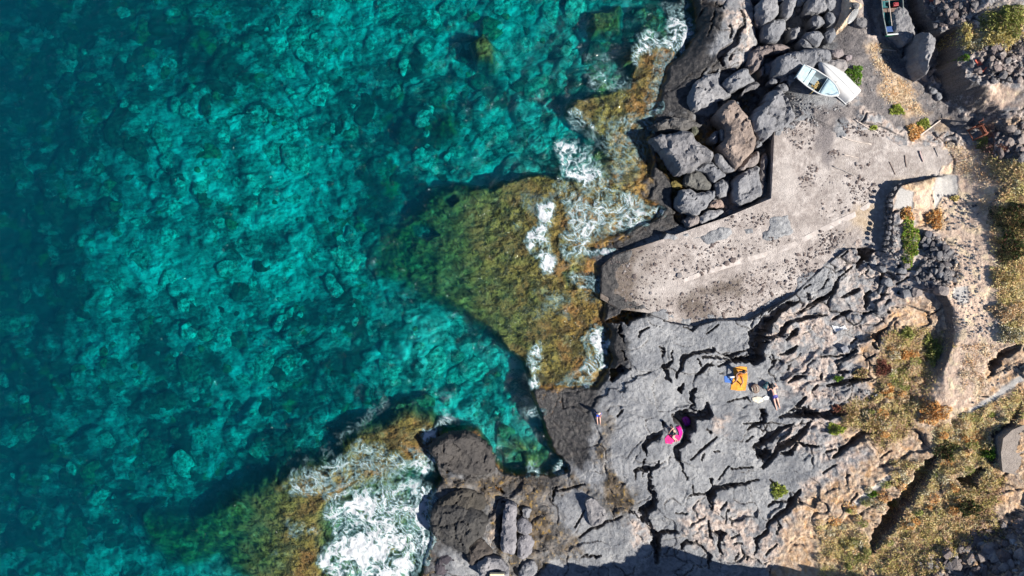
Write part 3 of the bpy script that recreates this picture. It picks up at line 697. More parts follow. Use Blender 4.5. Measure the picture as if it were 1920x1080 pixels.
val = t.math('ADD', t.math('MULTIPLY', n0, .8), t.math('ADD', t.math('MULTIPLY', q3, .62), t.math('MULTIPLY', t.math('SUBTRACT', q4, .22), .36)))  # both stretched noises paint the water's surface ripple into the floor tone
val = t.math('ADD', val, t.math('MULTIPLY', c1, .36))
val = t.math('ADD', val, t.math('MULTIPLY', t.math('SUBTRACT', c2, d2), .26))
val = t.math('ADD', val, t.math('MULTIPLY', paleA, .58))
sd_c = t.mix(t.ramp(val, 1.02, 1.62), (.035, .046, .036), (.44, .44, .38))
sd_c = t.mix(t.ramp(val, 1.46, 1.84), sd_c, (.70, .70, .63))
sd_c = t.mix(t.math('MULTIPLY', t.ramp(n0, .56, .68), t.ramp(val, 1.5, 1.1)), sd_c, (.13, .13, .035))
rf = t.mix(t.ramp(n1, .33, .62), (.085, .045, .010), (.30, .165, .036))
rf = t.mix(t.ramp(n0, .46, .66, 0, .8), rf, (.30, .125, .036))
rf = t.mix(t.ramp(n3, .60, .74, 0, .4), rf, (.44, .29, .08))
rf = t.mix(t.ramp(n2, .48, .36, 0, .75), rf, (.040, .028, .007))
rf = t.mix(t.ramp(t.noise(.9, 3, .6, .8), .52, .62, 0, .72), rf, (.055, .042, .014))
rf = t.mix(t.ramp(t.noise(.7, 3, .6, .5), .60, .68, 0, .55), rf, (.50, .36, .16))
sea_c = t.mix(reefA, sd_c, rf)
sea_c = t.mix(t.math('MULTIPLY', algA, t.math('SUBTRACT', 1.0, t.math('MULTIPLY', reefA, .75))), sea_c, algae(t, n0, n1, n2, n3))
MAT_FLOOR = t.done(sea_c, .9, t.bump(n3, .10))

t = NT('boulder_rock')
c, h, n0, n1, n2, n3 = rock_nodes(t)
tint = t.attr('tint')
c = t.mix(1.0, c, tint[4], 'MULTIPLY')
MAT_BOULDER = t.done(c, .9, t.bump(h, .09), Specular_IOR_Level=.3)

def mesh_from(name, verts, faces_flat, loop_tot, mat, parent=None, smooth=True, attrs=None, link=True):
    me = bpy.data.meshes.new(name)
    nv = len(verts); nf = len(loop_tot)
    me.vertices.add(nv); me.vertices.foreach_set('co', np.asarray(verts, np.float32).ravel())
    me.loops.add(len(faces_flat)); me.loops.foreach_set('vertex_index', np.asarray(faces_flat, np.int32))
    me.polygons.add(nf)
    ls = np.zeros(nf, np.int32); ls[1:] = np.cumsum(loop_tot)[:-1]
    me.polygons.foreach_set('loop_start', ls); me.polygons.foreach_set('loop_total', np.asarray(loop_tot, np.int32))
    if attrs:
        for k, arr in attrs.items():
            a = me.attributes.new(k, 'FLOAT_COLOR', 'POINT'); a.data.foreach_set('color', np.asarray(arr, np.float32).ravel())
    me.update(calc_edges=True)
    me.polygons.foreach_set('use_smooth', np.full(nf, smooth))
    if mat: me.materials.append(mat)
    if not link: return me
    o = bpy.data.objects.new(name, me); COL.objects.link(o)
    if parent is not None: o.parent = parent
    return o

def tag(o, label=None, cat=None, group=None, kind=None):
    if label: o['label'] = label
    if cat: o['category'] = cat
    if group: o['group'] = group
    if kind: o['kind'] = kind
    return o

# ------------------------------------------------------------------ cut the height field into ground pieces
VID = np.arange(NX * NY).reshape(NY, NX)
quads = np.stack([VID[:-1, :-1], VID[1:, :-1], VID[1:, 1:], VID[:-1, 1:]], -1).reshape(-1, 4)
def fm(M): return (.25 * (M[:-1, :-1] + M[1:, :-1] + M[1:, 1:] + M[:-1, 1:])).reshape(-1)
lab = np.ones(len(quads), int)
hill_w = np.maximum(np.maximum(mh, Mz['veg']), sstep(1690, 1700, GX) * (sdc > 0))
lab[fm(hill_w) > .5] = 4
lab[fm(Mz['dirt']) > .5] = 3
lab[fm(Mz['gravel']) > .5] = 2
lab[fm(sdc) < -2] = 0
co = np.stack([X, Y, Z], -1).reshape(-1, 3)
seam = sstep(2, -8, sdc + 3 * n_edge)
MA = np.stack([Mz['pink'], wetm, alg, Mz['gravel']], -1).reshape(-1, 4)
MB = np.stack([Mz['dirt'], Mz['drygr'], Mz['plaster'], Mz['veg']], -1).reshape(-1, 4)
MC = np.stack([Mz['clinker'], Mz['brown'], Mz['soil'], Mz['orange']], -1).reshape(-1, 4)
MD = np.stack([reef, seam, pale, np.ones_like(reef)], -1).reshape(-1, 4)
NAA = np.stack([NA0, NA1, NA2, np.ones_like(NA0)], -1).reshape(-1, 4)
WRP = np.stack([.45 * fbm(X * 1.2, Y * 1.2, 311, 4), .35 * fbm(X * 1.2, Y * 1.2, 317, 4), 0 * X, 0 * X + 1], -1).reshape(-1, 4)
GROUND = {}
for k, nm in enumerate(('seabed', 'rocky_shore', 'gravel_track', 'dirt_path', 'hillside')):
    q = quads[lab == k]
    used, inv = np.unique(q, return_inverse=True)
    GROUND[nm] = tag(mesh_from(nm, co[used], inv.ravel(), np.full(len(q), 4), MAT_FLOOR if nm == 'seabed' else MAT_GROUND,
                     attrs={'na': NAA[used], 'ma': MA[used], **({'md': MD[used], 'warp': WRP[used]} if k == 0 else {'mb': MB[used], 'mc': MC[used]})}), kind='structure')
tag(GROUND['seabed'], 'pale boulders and dark weed on the sea floor under clear turquoise water')
tag(GROUND['rocky_shore'], 'grey cracked lava rock running down to the sea')
tag(GROUND['gravel_track'], 'dark gravel track where the boats are pulled up')
tag(GROUND['dirt_path'], 'tan dirt path with scattered stones beside dry grass')
tag(GROUND['hillside'], 'steep slope of rubble and dry grass above the path')

def zat(u, v):
    """height of the finished ground under a photo pixel"""
    z = zb(u, v)
    for _ in range(6):
        z = .5 * z + .5 * float(lookup(Z, *G(u, v, z)))
    return z
def gz(x, y):
    return float(lookup(Z, x / S + 960, 540 - y / S))
# ------------------------------------------------------------------ the sea: a closed body of water with a foamy, rippled surface
FOAM = [('F', '1060,80 1180,60 1200,130 1130,270 1060,260 930,260 910,230 940,190 1060,180', .85), ('F', '650,380 720,350 760,420 850,390 950,400 920,430 800,450 680,480', .55), ('F', '550,560 600,560 720,640 700,680 600,640', .7),
 ('F', '500,720 580,700 680,780 720,900 640,950 540,900 500,800', .78), ('F', '800,580 1000,600 1000,680 850,650', .55), ('F', '380,480 420,470 470,540 440,560', .42), ('F', '960,500 1050,500 1040,560 960,600', .62),
 ('F', '540,580 760,600 900,560 1000,660 960,780 900,980 780,980 740,760 620,660', .40), ('F', '1000,0 1180,-20 1200,60 1060,90', .45), ('F', '640,280 700,270 850,330 830,420 740,440 650,400', .36), ('F', '480,930 760,920 820,980 700,1040 520,1020', .5), ('F','900,180 960,160 1080,190 1040,230 940,240 900,330 880,260', .8),
 ('E', '760,220 840,200 830,280 800,330 810,400 870,450 830,500 780,540 750,440 690,410 700,340 750,300', 1.0), ('E', '850,170 1100,130 1280,180 1340,240 1240,290 1150,340 1050,330 980,430 880,470 840,400 900,280', .62),
 ('E', '1000,770 1050,760 1080,850 1080,960 980,1020 950,990 1010,900 970,820', .92), ('E', '720,870 760,860 760,960 770,1040 730,1040 700,920', .85), ('E', '740,600 780,590 860,600 940,650 880,670 780,670', .45), ('E', '910,520 1000,510 1100,580 1080,610 950,590', .62),
 ('E', '960,400 1110,410 1110,440 990,440', .7), ('E', '640,290 700,270 720,330 660,330', .5), ('E', '760,540 870,600 960,640 900,740 820,700 720,780 690,700', .30), ('E','1150,200 1330,210 1340,260 1200,300', .8), ('E','840,70 1100,60 1090,130 860,180', .45), ('E','660,150 860,120 860,260 700,300', .3),
 ('D', '420,600 560,520 760,520 960,460 1080,560 1090,700 1080,900 1000,1060 900,1110 700,1110 430,640', .70), ('D', '440,600 600,590 820,560 900,490 1000,490 1050,600 1040,750 1040,900 940,1040 900,1110 440,1110 350,1010 440,860 420,740', .86), ('D', '560,820 760,760 900,800 980,600 1040,640 1030,900 900,1060 480,1110 380,1010 470,860', 1.0), ('D', '920,340 1040,320 1080,400 1000,500 930,450', .85), ('D', '1010,210 1120,110 1230,150 1170,170 1110,190 1110,240 1000,310 980,280', .95),
 ('D', '150,480 330,420 450,390 620,280 740,290 900,320 900,470 800,560 560,590 440,620 200,600', .62), ('D', '620,130 700,60 780,10 800,60 720,140 640,200 500,290 480,250', .40), ('D', '1570,90 1640,70 1740,90 1720,115 1640,150', .8), ('D', '1610,430 1640,395 1690,470 1620,475', .9),
 ('D', '1750,430 1810,365 1880,430 1800,480', .9), ('D', '150,780 220,740 380,800 350,830 200,830', .62), ('D', '0,960 80,880 160,900 100,1000', .42), ('D', '140,500 190,470 180,560 150,560', .75), ('D', '260,330 380,380 420,300 520,270 500,330 400,420 280,410', .45), ('D','1540,60 1600,60 1700,260 1640,330 1600,200',.3),
 ('D','1060,0 1180,-30 1180,60 1100,60',.32), ('D','900,20 1000,-60 1010,60 940,120',.25), ('D', '560,-60 740,-110 760,20 600,60', .28)]
wxs = np.concatenate([geo(-260, -9000, 12, 60)[::-1], np.arange(-260, 440, 7), np.arange(440, 1320, 1.6), geo(1330, 9000, 14, 20)])
wys = np.concatenate([geo(-70, -8000, 14, 30)[::-1], np.arange(-70, 1130, 1.6), geo(1150, 8000, 14, 30)])
WXg, WYg = np.meshgrid(wxs, wys)
foam = np.zeros(WXg.shape)
for key, txt, dn in FOAM:
    p = [G(a[0], a[1], 0.05) for a in L(key, txt)]
    pa = np.array(p)
    i0, i1 = np.searchsorted(wxs, [pa[:, 0].min() - 30, pa[:, 0].max() + 30]); j0, j1 = np.searchsorted(wys, [pa[:, 1].min() - 30, pa[:, 1].max() + 30])
    sd = sdf(WXg[j0:j1, i0:i1], WYg[j0:j1, i0:i1], p)
    sd = sd + 11 * fbm(WXg[j0:j1, i0:i1] * .035, WYg[j0:j1, i0:i1] * .035, 131, 3)
    foam[j0:j1, i0:i1] = np.maximum(foam[j0:j1, i0:i1], min(1.0, dn * (1.2 if key in 'EF' else 1.04)) * sstep(-15, 13, sd))
gi = lookup(Z, WXg.ravel(), WYg.ravel()).reshape(WXg.shape)
sdw = lookup(sdc, WXg.ravel(), WYg.ravel()).reshape(WXg.shape)
xw = (WXg - 960) * S; yw = (540 - WYg) * S
# lapping foam line where the water touches rock
edge = np.exp(-((gi + .02) / .16) ** 2) * sstep(-60, -5, sdw) * sstep(40, 5, sdw) * np.clip(.5 + .8 * perlin(xw * .35, yw * .35, 137), 0, 1)
foam = np.clip(np.maximum(foam, .62 * edge * (WXg < 1330)), 0, 1)
zw = .05 * fbm(xw * .35, yw * .6, 139, 3) + .03 * perlin(xw * 1.3, yw * 1.9, 141)
zw += .10 * foam * (.6 + fbm(xw * 1.5, yw * 1.5, 143, 3))
wash = sstep(.30, .55, foam) * sstep(.75, .35, gi)
zw = np.where(wash > 0, np.maximum(zw, (gi + .05) * wash + zw * (1 - wash)), zw)
nwx, nwy = len(wxs), len(wys)
top = np.stack([xw, yw, zw], -1).reshape(-1, 3)
wid = np.arange(nwx * nwy).reshape(nwy, nwx)
q = np.stack([wid[:-1, :-1], wid[1:, :-1], wid[1:, 1:], wid[:-1, 1:]], -1).reshape(-1, 4)
corner = np.array([[xw[0, 0], yw[0, 0]], [xw[-1, 0], yw[-1, 0]], [xw[-1, -1], yw[-1, -1]], [xw[0, -1], yw[0, -1]]])
nb = len(top)
bot = np.c_[corner, np.full(4, -30.0)]
ring = [wid[:, 0], wid[-1, :], wid[::-1, -1], wid[0, ::-1]]
flat = [q.ravel()]; tot = [np.full(len(q), 4)]
for k in range(4):
    f = list(ring[k]) + [nb + (k + 1) % 4, nb + k]
    flat.append(np.array(f[::-1])); tot.append([len(f)])
flat.append(np.array([nb, nb + 1, nb + 2, nb + 3])[::-1]); tot.append([4])
# foam: wisps and webs, closing up where the water is churned
wfx = .9 * fbm(xw * .45, yw * .45, 401, 4); wfy = .9 * fbm(xw * .45, yw * .45, 407, 4)
web = np.zeros(foam.shape)
for fq, wd, k, sd_ in ((.42, .055, .9, 411), (.85, .075, 1., 415), (1.7, .11, .9, 419), (3.4, .17, .6, 423)):
    pn = perlin((xw + wfx) * fq, (yw + wfy) * fq, sd_)
    web = np.maximum(web, k * np.exp(-(pn / wd) ** 2))
f1, f2, _, _, _, _ = voronoi((xw + wfx * .9) * 1.7, (yw + wfy * .9) * 1.7, 427)
web = np.maximum(web, .7 * np.exp(-((f2 - f1) / .09) ** 2))
cloud = sstep(-.35, .75, fbm(xw * .5 + wfx * .8, yw * .6 + wfy * .8, 431, 4, gain=.5))
fine = fbm(xw * 2.6, yw * 2.6, 435, 3)
gate = sstep(.95, .25, perlin(xw * .6, yw * .6, 437) + .9 - 1.5 * foam)
alpha = .60 * foam ** 2.6 * (.15 + 1.15 * cloud) + web * (.12 + .70 * foam) * gate * sstep(.05, .35, foam) + .10 * fine * foam
alpha = .88 * sstep(.04, 1.05, alpha) * sstep(.06, .26, foam)
FA = np.zeros((nb + 4, 4)); FA[:nb, 0] = alpha.ravel(); FA[:nb, 1] = foam.ravel(); FA[:, 3] = 1

t = NT('sea_water')
fo = t.attr('foam')[0]
tr = t.n('ShaderNodeBsdfTransparent'); gl = t.n('ShaderNodeBsdfGlossy'); gl.inputs['Roughness'].default_value = .06
mp = t.n('ShaderNodeMapping'); t.link(t.pos(), mp.inputs['Vector']); mp.inputs['Scale'].default_value = (.6, 1.0, 1.0)
wv = t.noise(2.2, 4, .66, .3, vec=mp.outputs[0])
nb_ = t.bump(wv, .20, 1.0)
t.link(nb_, gl.inputs['Normal'])
fr = t.n('ShaderNodeFresnel'); fr.inputs['IOR'].default_value = 1.333; t.link(nb_, fr.inputs['Normal'])
mx = t.n('ShaderNodeMixShader'); t.link(fr.outputs[0], mx.inputs[0]); t.link(tr.outputs[0], mx.inputs[1]); t.link(gl.outputs[0], mx.inputs[2])
fn = t.noise(6, 4, .62)
amt = t.math('MULTIPLY', fo, t.ramp(t.math('ADD', fn, t.math('MULTIPLY', fo, .4)), .38, .70, .55, 1.0))
amt2 = t.math('MULTIPLY', amt, .94)
fd = t.n('ShaderNodeBsdfDiffuse'); fcol = t.mix(t.ramp(amt, .25, .8), (.30, .50, .53), (.56, .58, .60)); t.link(fcol, fd.inputs[0])
t.link(t.bump(fn, .08), fd.inputs['Normal'])
m2 = t.n('ShaderNodeMixShader'); t.link(amt2, m2.inputs[0]); t.link(mx.outputs[0], m2.inputs[1]); t.link(fd.outputs[0], m2.inputs[2])
t.link(m2.outputs[0], t.out.inputs['Surface'])
va = t.n('ShaderNodeVolumeAbsorption'); va.inputs['Color'].default_value = (0.0, .898, .915, 1); va.inputs['Density'].default_value = .98
vsn = t.n('ShaderNodeVolumeScatter'); vsn.inputs['Color'].default_value = (.0, .38, .66, 1); vsn.inputs['Density'].default_value = .045
ad = t.n('ShaderNodeAddShader'); t.link(va.outputs[0], ad.inputs[0]); t.link(vsn.outputs[0], ad.inputs[1])
t.link(ad.outputs[0], t.out.inputs['Volume'])
MAT_SEA = t.m
sea = tag(mesh_from('sea', np.r_[top, bot], np.concatenate(flat), np.concatenate(tot), MAT_SEA, attrs={'foam': FA}), 'clear turquoise sea with white foam along the rocks', kind='structure')
# ------------------------------------------------------------------ loose stones: a few shapes, shared by many objects
def stone_mesh(name, seed, sub, mat, tint=(1, 1, 1), flat=.7, rough=.28):
    bm = bmesh.new(); bmesh.ops.create_icosphere(bm, subdivisions=sub, radius=1.0)
    r = random.Random(seed)
    planes = [(Vector((r.gauss(0, 1), r.gauss(0, 1), r.gauss(0, .8))).normalized(), r.uniform(.62, .95)) for _ in range(9)]
    sx, sy = r.uniform(.8, 1.15), r.uniform(.7, 1.05)
    for v in bm.verts:
        p = v.co.copy()
        for n, d in planes:
            k = p.dot(n) - d
            if k > 0: p -= n * k * .85
        p *= 1 + rough * .35 * (r.random() - .5)
        v.co = (p.x * sx, p.y * sy, p.z * flat)
    me = bpy.data.meshes.new(name); bm.to_mesh(me)
    a = me.attributes.new('tint', 'FLOAT_COLOR', 'POINT')
    for k in range(len(me.vertices)): a.data[k].color = tuple(tint) + (1,)
    bm.free(); me.materials.append(mat)
    return me

def put(name, me, loc, rot, scale, parent=None):
    o = bpy.data.objects.new(name, me); COL.objects.link(o)
    o.location = loc; o.rotation_euler = rot; o.scale = scale
    if parent is not None: o.parent = parent
    return o

def joined(name, items, mat, parent=None):
    """many small copies in ONE mesh: items = (mesh, location, rotation z, scale vector)"""
    V, F, T, A = [], [], [], []; base = 0; cache = {}
    for me, loc, rz, sc in items:
        if me.name not in cache:
            co_ = np.empty(len(me.vertices) * 3); me.vertices.foreach_get('co', co_)
            fi = np.empty(len(me.loops), int); me.loops.foreach_get('vertex_index', fi)
            lt = np.empty(len(me.polygons), int); me.polygons.foreach_get('loop_total', lt)
            ti = np.empty(len(me.vertices) * 4); me.attributes['tint'].data.foreach_get('color', ti)
            cache[me.name] = (co_.reshape(-1, 3), fi, lt, ti.reshape(-1, 4))
        co_, fi, lt, ti = cache[me.name]
        c_, s_ = math.cos(rz), math.sin(rz); p = co_ * np.array(sc)
        V.append(np.c_[p[:, 0] * c_ - p[:, 1] * s_, p[:, 0] * s_ + p[:, 1] * c_, p[:, 2]] + np.array(loc))
        F.append(fi + base); T.append(lt); A.append(ti); base += len(co_)
    o = mesh_from(name, np.concatenate(V), np.concatenate(F), np.concatenate(T), mat, parent, smooth=False, attrs={'tint': np.concatenate(A)})
    o['kind'] = 'stuff'
    return o

def scatter(polys, n, inside=None):
    """random photo pixels in crop polygons, weighted by area"""
    ps = [L(k, s) for k, s in polys]
    bb = [(min(q[0] for q in p), min(q[1] for q in p), max(q[0] for q in p), max(q[1] for q in p)) for p in ps]
    ar = np.array([(b[2] - b[0]) * (b[3] - b[1]) for b in bb]); ar = ar / ar.sum()
    out = []
    while len(out) < n:
        k = rng.choice(len(ps), p=ar); b = bb[k]
        uu = rng.uniform(b[0], b[2], 64); vv = rng.uniform(b[1], b[3], 64)
        ok = sdf(uu, vv, ps[k]) > 0
        out += list(zip(uu[ok], vv[ok]))
    return out[:n]

# ------------------------------------------------------------------ the concrete slipway
from mathutils.geometry import delaunay_2d_cdt
t = NT('pebbled_concrete')
ashA, patchA, gravA, dryA, _ = t.attr('zone')
n0 = t.noise(.5, 4, .6); n2 = t.noise(4, 4, .65); n3 = t.noise(16, 4, .7)
c = t.mix(t.ramp(n0, .3, .7), (.40, .345, .31), (.52, .465, .425))
c = t.mix(t.ramp(t.noise(1.3, 5, .65, .6), .42, .60, .72, 0), c, (.23, .195, .175))
c = t.mix(t.ramp(n2, .35, .7), t.mix(.4, c, (.22, .19, .175)), t.mix(.2, c, (.60, .55, .50)))
c = t.mix(t.ramp(n3, .57, .68, 0, .55), c, (.25, .21, .195))
c = t.mix(t.ramp(t.noise(42, 2, .5), .62, .72, 0, .6), c, (.20, .165, .155))
c = t.mix(t.math('MULTIPLY', ashA, t.ramp(n2, .30, .60, .6, 1)), c, t.mix(t.ramp(n3, .35, .65), (.055, .044, .036), (.18, .145, .118)))
c = t.mix(t.math('MULTIPLY', patchA, .6), c, (.55, .50, .46))
c = t.mix(t.math('MULTIPLY', gravA, t.ramp(n2, .28, .5, .5, .95)), c, t.mix(t.ramp(n3, .35, .65), (.10, .09, .09), (.23, .205, .20)))
c = t.mix(t.math('MULTIPLY', dryA, .9), c, t.mix(t.ramp(n2, .35, .65), (.36, .27, .18), (.46, .36, .25)))
MAT_CONC = t.done(c, .95, t.bump(t.math('ADD', n3, n2), .05), Specular_IOR_Level=.25)

def cdt_sheet(name, poly, step, zf, thick, mat, parent=None, attrf=None):
    """a flat-topped slab with a clean outline: poly in plan units, zf(gx, gy) the top"""
    p = np.array(poly)
    pts = []
    n = len(p)
    for k in range(n):
        a, b = p[k], p[(k + 1) % n]
        m = max(1, int(np.hypot(*(b - a)) / step))
        pts += [a + (b - a) * j / m for j in range(m)]
    nbp = len(pts)
    gx, gy = np.meshgrid(np.arange(p[:, 0].min(), p[:, 0].max(), step), np.arange(p[:, 1].min(), p[:, 1].max(), step))
    gx = gx.ravel() + rng.uniform(-.3, .3, gx.size) * step; gy = gy.ravel() + rng.uniform(-.3, .3, gy.size) * step
    ok = sdf(gx, gy, [tuple(q) for q in p]) > step * .6
    allp = [tuple(q) for q in pts] + list(zip(gx[ok], gy[ok]))
    v2, _, f2, _, _, _ = delaunay_2d_cdt([Vector(q) for q in allp], [(k, (k + 1) % nbp) for k in range(nbp)], [list(range(nbp))], 1, 1e-4)
    g = np.array([tuple(q) for q in v2])
    z = zf(g[:, 0], g[:, 1])
    V = np.c_[(g[:, 0] - 960) * S, (540 - g[:, 1]) * S, z]
    F = [list(f) for f in f2]
    nv = len(V)
    # side faces round the outline
    cnt = {}
    for f in F:
        for i in range(len(f)):
            e_ = (f[i], f[(i + 1) % len(f)])
            cnt[e_] = 1
    bd = [e_ for e_ in cnt if (e_[1], e_[0]) not in cnt]
    low = {}
    VL = list(V)
    for a, b in bd:
        for q in (a, b):
            if q not in low:
                low[q] = len(VL); VL.append(V[q] - np.array((0, 0, thick)))
        F.append([b, a, low[a], low[b]])
    V = np.array(VL)
    attrs = None
    if attrf is not None:
        gg = np.c_[V[:, 0] / S + 960, 540 - V[:, 1] / S]
        attrs = {'zone': attrf(gg[:, 0], gg[:, 1])}
    o = mesh_from(name, V, np.concatenate([np.array(f) for f in F]), np.array([len(f) for f in F]), mat, parent, smooth=False, attrs=attrs)
    bm = bmesh.new(); bm.from_mesh(o.data); bmesh.ops.recalc_face_normals(bm, faces=bm.faces)
    if sum(f.normal.z for f in bm.faces) < 0: bmesh.ops.reverse_faces(bm, faces=bm.faces)
    bm.to_mesh(o.data); bm.free()
    return o

def slab_attr(gx, gy):
    a = np.maximum(lookup(Mz['ash'], gx, gy), sstep(1245, 1175, gx + 22 * fbm(gx * .05, gy * .05, 509, 3)))
    return np.c_[a, sstep(.1, .7, fbm(gx * .012, gy * .012, 501, 3)) * .7, lookup(Mz['gravel'], gx, gy), lookup(Mz['drygr'], gx, gy)]
slip = cdt_sheet('concrete_slipway', SLAB_G, 5.5, lambda gx, gy: slab_zg(gx, gy) + .02 * fbm(gx * .02, gy * .02, 505, 3), 1.9, MAT_CONC, attrf=slab_attr)
tag(slip, 'broad pale concrete slipway strewn with dark stones, running down to the sea', 'slipway')
# the smooth paler strip along its middle
strip = [(1278, 524), (1330, 503), (1400, 482), (1470, 462), (1545, 424), (1600, 398), (1640, 372), (1644, 380), (1602, 408), (1548, 434), (1474, 470), (1402, 491), (1334, 512), (1282, 530)]
tS = NT('smooth_concrete')
cS = tS.mix(tS.ramp(tS.noise(3, 4, .6), .35, .7), (.40, .35, .315), (.53, .475, .435))
MAT_STRIP = tS.done(tS.mix(tS.ramp(tS.noise(20, 3, .6), .6, .7, 0, .5), cS, (.35, .29, .26)), .9, tS.bump(tS.noise(15, 3), .02))
cdt_sheet('smooth_strip', [G(u, v, slab_z(u, v)) for u, v in strip], 8, lambda gx, gy: slab_zg(gx, gy) + .006 + .035 * fbm(gx * .05, gy * .05, 507, 3), .08, MAT_STRIP, slip)

PEB = [stone_mesh('pebble_shape', 900 + k, 1, MAT_BOULDER, tt, .55) for k, tt in enumerate([(.58, .45, .40), (.48, .38, .35), (.72, .57, .50), (.95, .85, .80), (.54, .41, .36), (.42, .36, .36)])]
PEBZ = [('A2', '180,200 430,140 700,120 760,300 780,420 560,480 300,560 170,520', 150), ('A2', '720,110 1000,90 1350,60 1640,60 1660,100 1200,260 980,350 800,440 740,280', 170), ('A2', '600,600 840,520 1300,350 1700,230 1900,120 1920,380 1640,580 1380,740 1280,800 950,840 640,830 600,700', 620),
        ('B1', '240,640 560,640 480,800 300,800', 70), ('B1', '0,560 500,560 520,820 0,1000', 70), ('B2', '0,0 300,0 300,60 0,260', 90), ('A1', '1730,560 1840,460 1920,470 1880,640 1790,710 1730,660', 70), ('A1', '1540,60 1900,30 1860,330 1720,330 1600,180', 110), ('B1', '200,60 600,60 560,200 200,200', 70),
        ('A1', '1000,950 1480,900 1400,1060 1100,1060', 70), ('B1', '80,330 200,330 180,420 120,400', 30), ('B1', '340,440 480,440 480,500 340,500', 18), ('B1', '500,140 720,140 700,200 520,200', 22), ('B2', '0,40 240,0 200,200 0,240', 50), ('A2', '-60,260 180,240 180,520 600,620 600,800 400,760 100,700', 120)]
pit = []
for key, txt, n in PEBZ:
    for u, v in scatter([(key, txt)], n):
        sdv = float(sdf(np.array(G(u, v, slab_z(u, v))[0]), np.array(G(u, v, slab_z(u, v))[1]), SLAB_G))
        if sdv < 2: continue
        r = min(.13, .035 * math.exp(abs(random.gauss(0, .55))))
        pit.append((r, u, v))
pit.sort(reverse=True)
rest = []
for k, (r, u, v) in enumerate(pit):
    loc = W(u, v, slab_z(u, v)); loc.z = max(slab_zg(loc.x / S + 960, 540 - loc.y / S), gz(loc.x, loc.y)) + r * .15
    me = random.choice(PEB); a = random.uniform(0, 6.28); sc = (r * random.uniform(.9, 1.4), r, r)
    if k < 300: put('stone', me, loc, (0, 0, a), sc, slip)
    else: rest.append((me, loc, a, sc))
joined('pebbles', rest, MAT_BOULDER, slip)
for u, v, r, tt in ((1362, 494, .17, 1), (1374, 488, .2, 1), (1274, 517, .22, 3), (1268, 506, .15, 3), (1375, 570, .18, 3), (1229, 496, .14, 0), (1475, 490, .16, 2), (1460, 530, .15, 2)):
    loc = W(u, v, slab_z(u, v)); loc.z = slab_zg(loc.x / S + 960, 540 - loc.y / S) + r * .2
    put('stone', PEB[tt], loc, (0, 0, u), (r, r * 1.2, r * .8), slip)

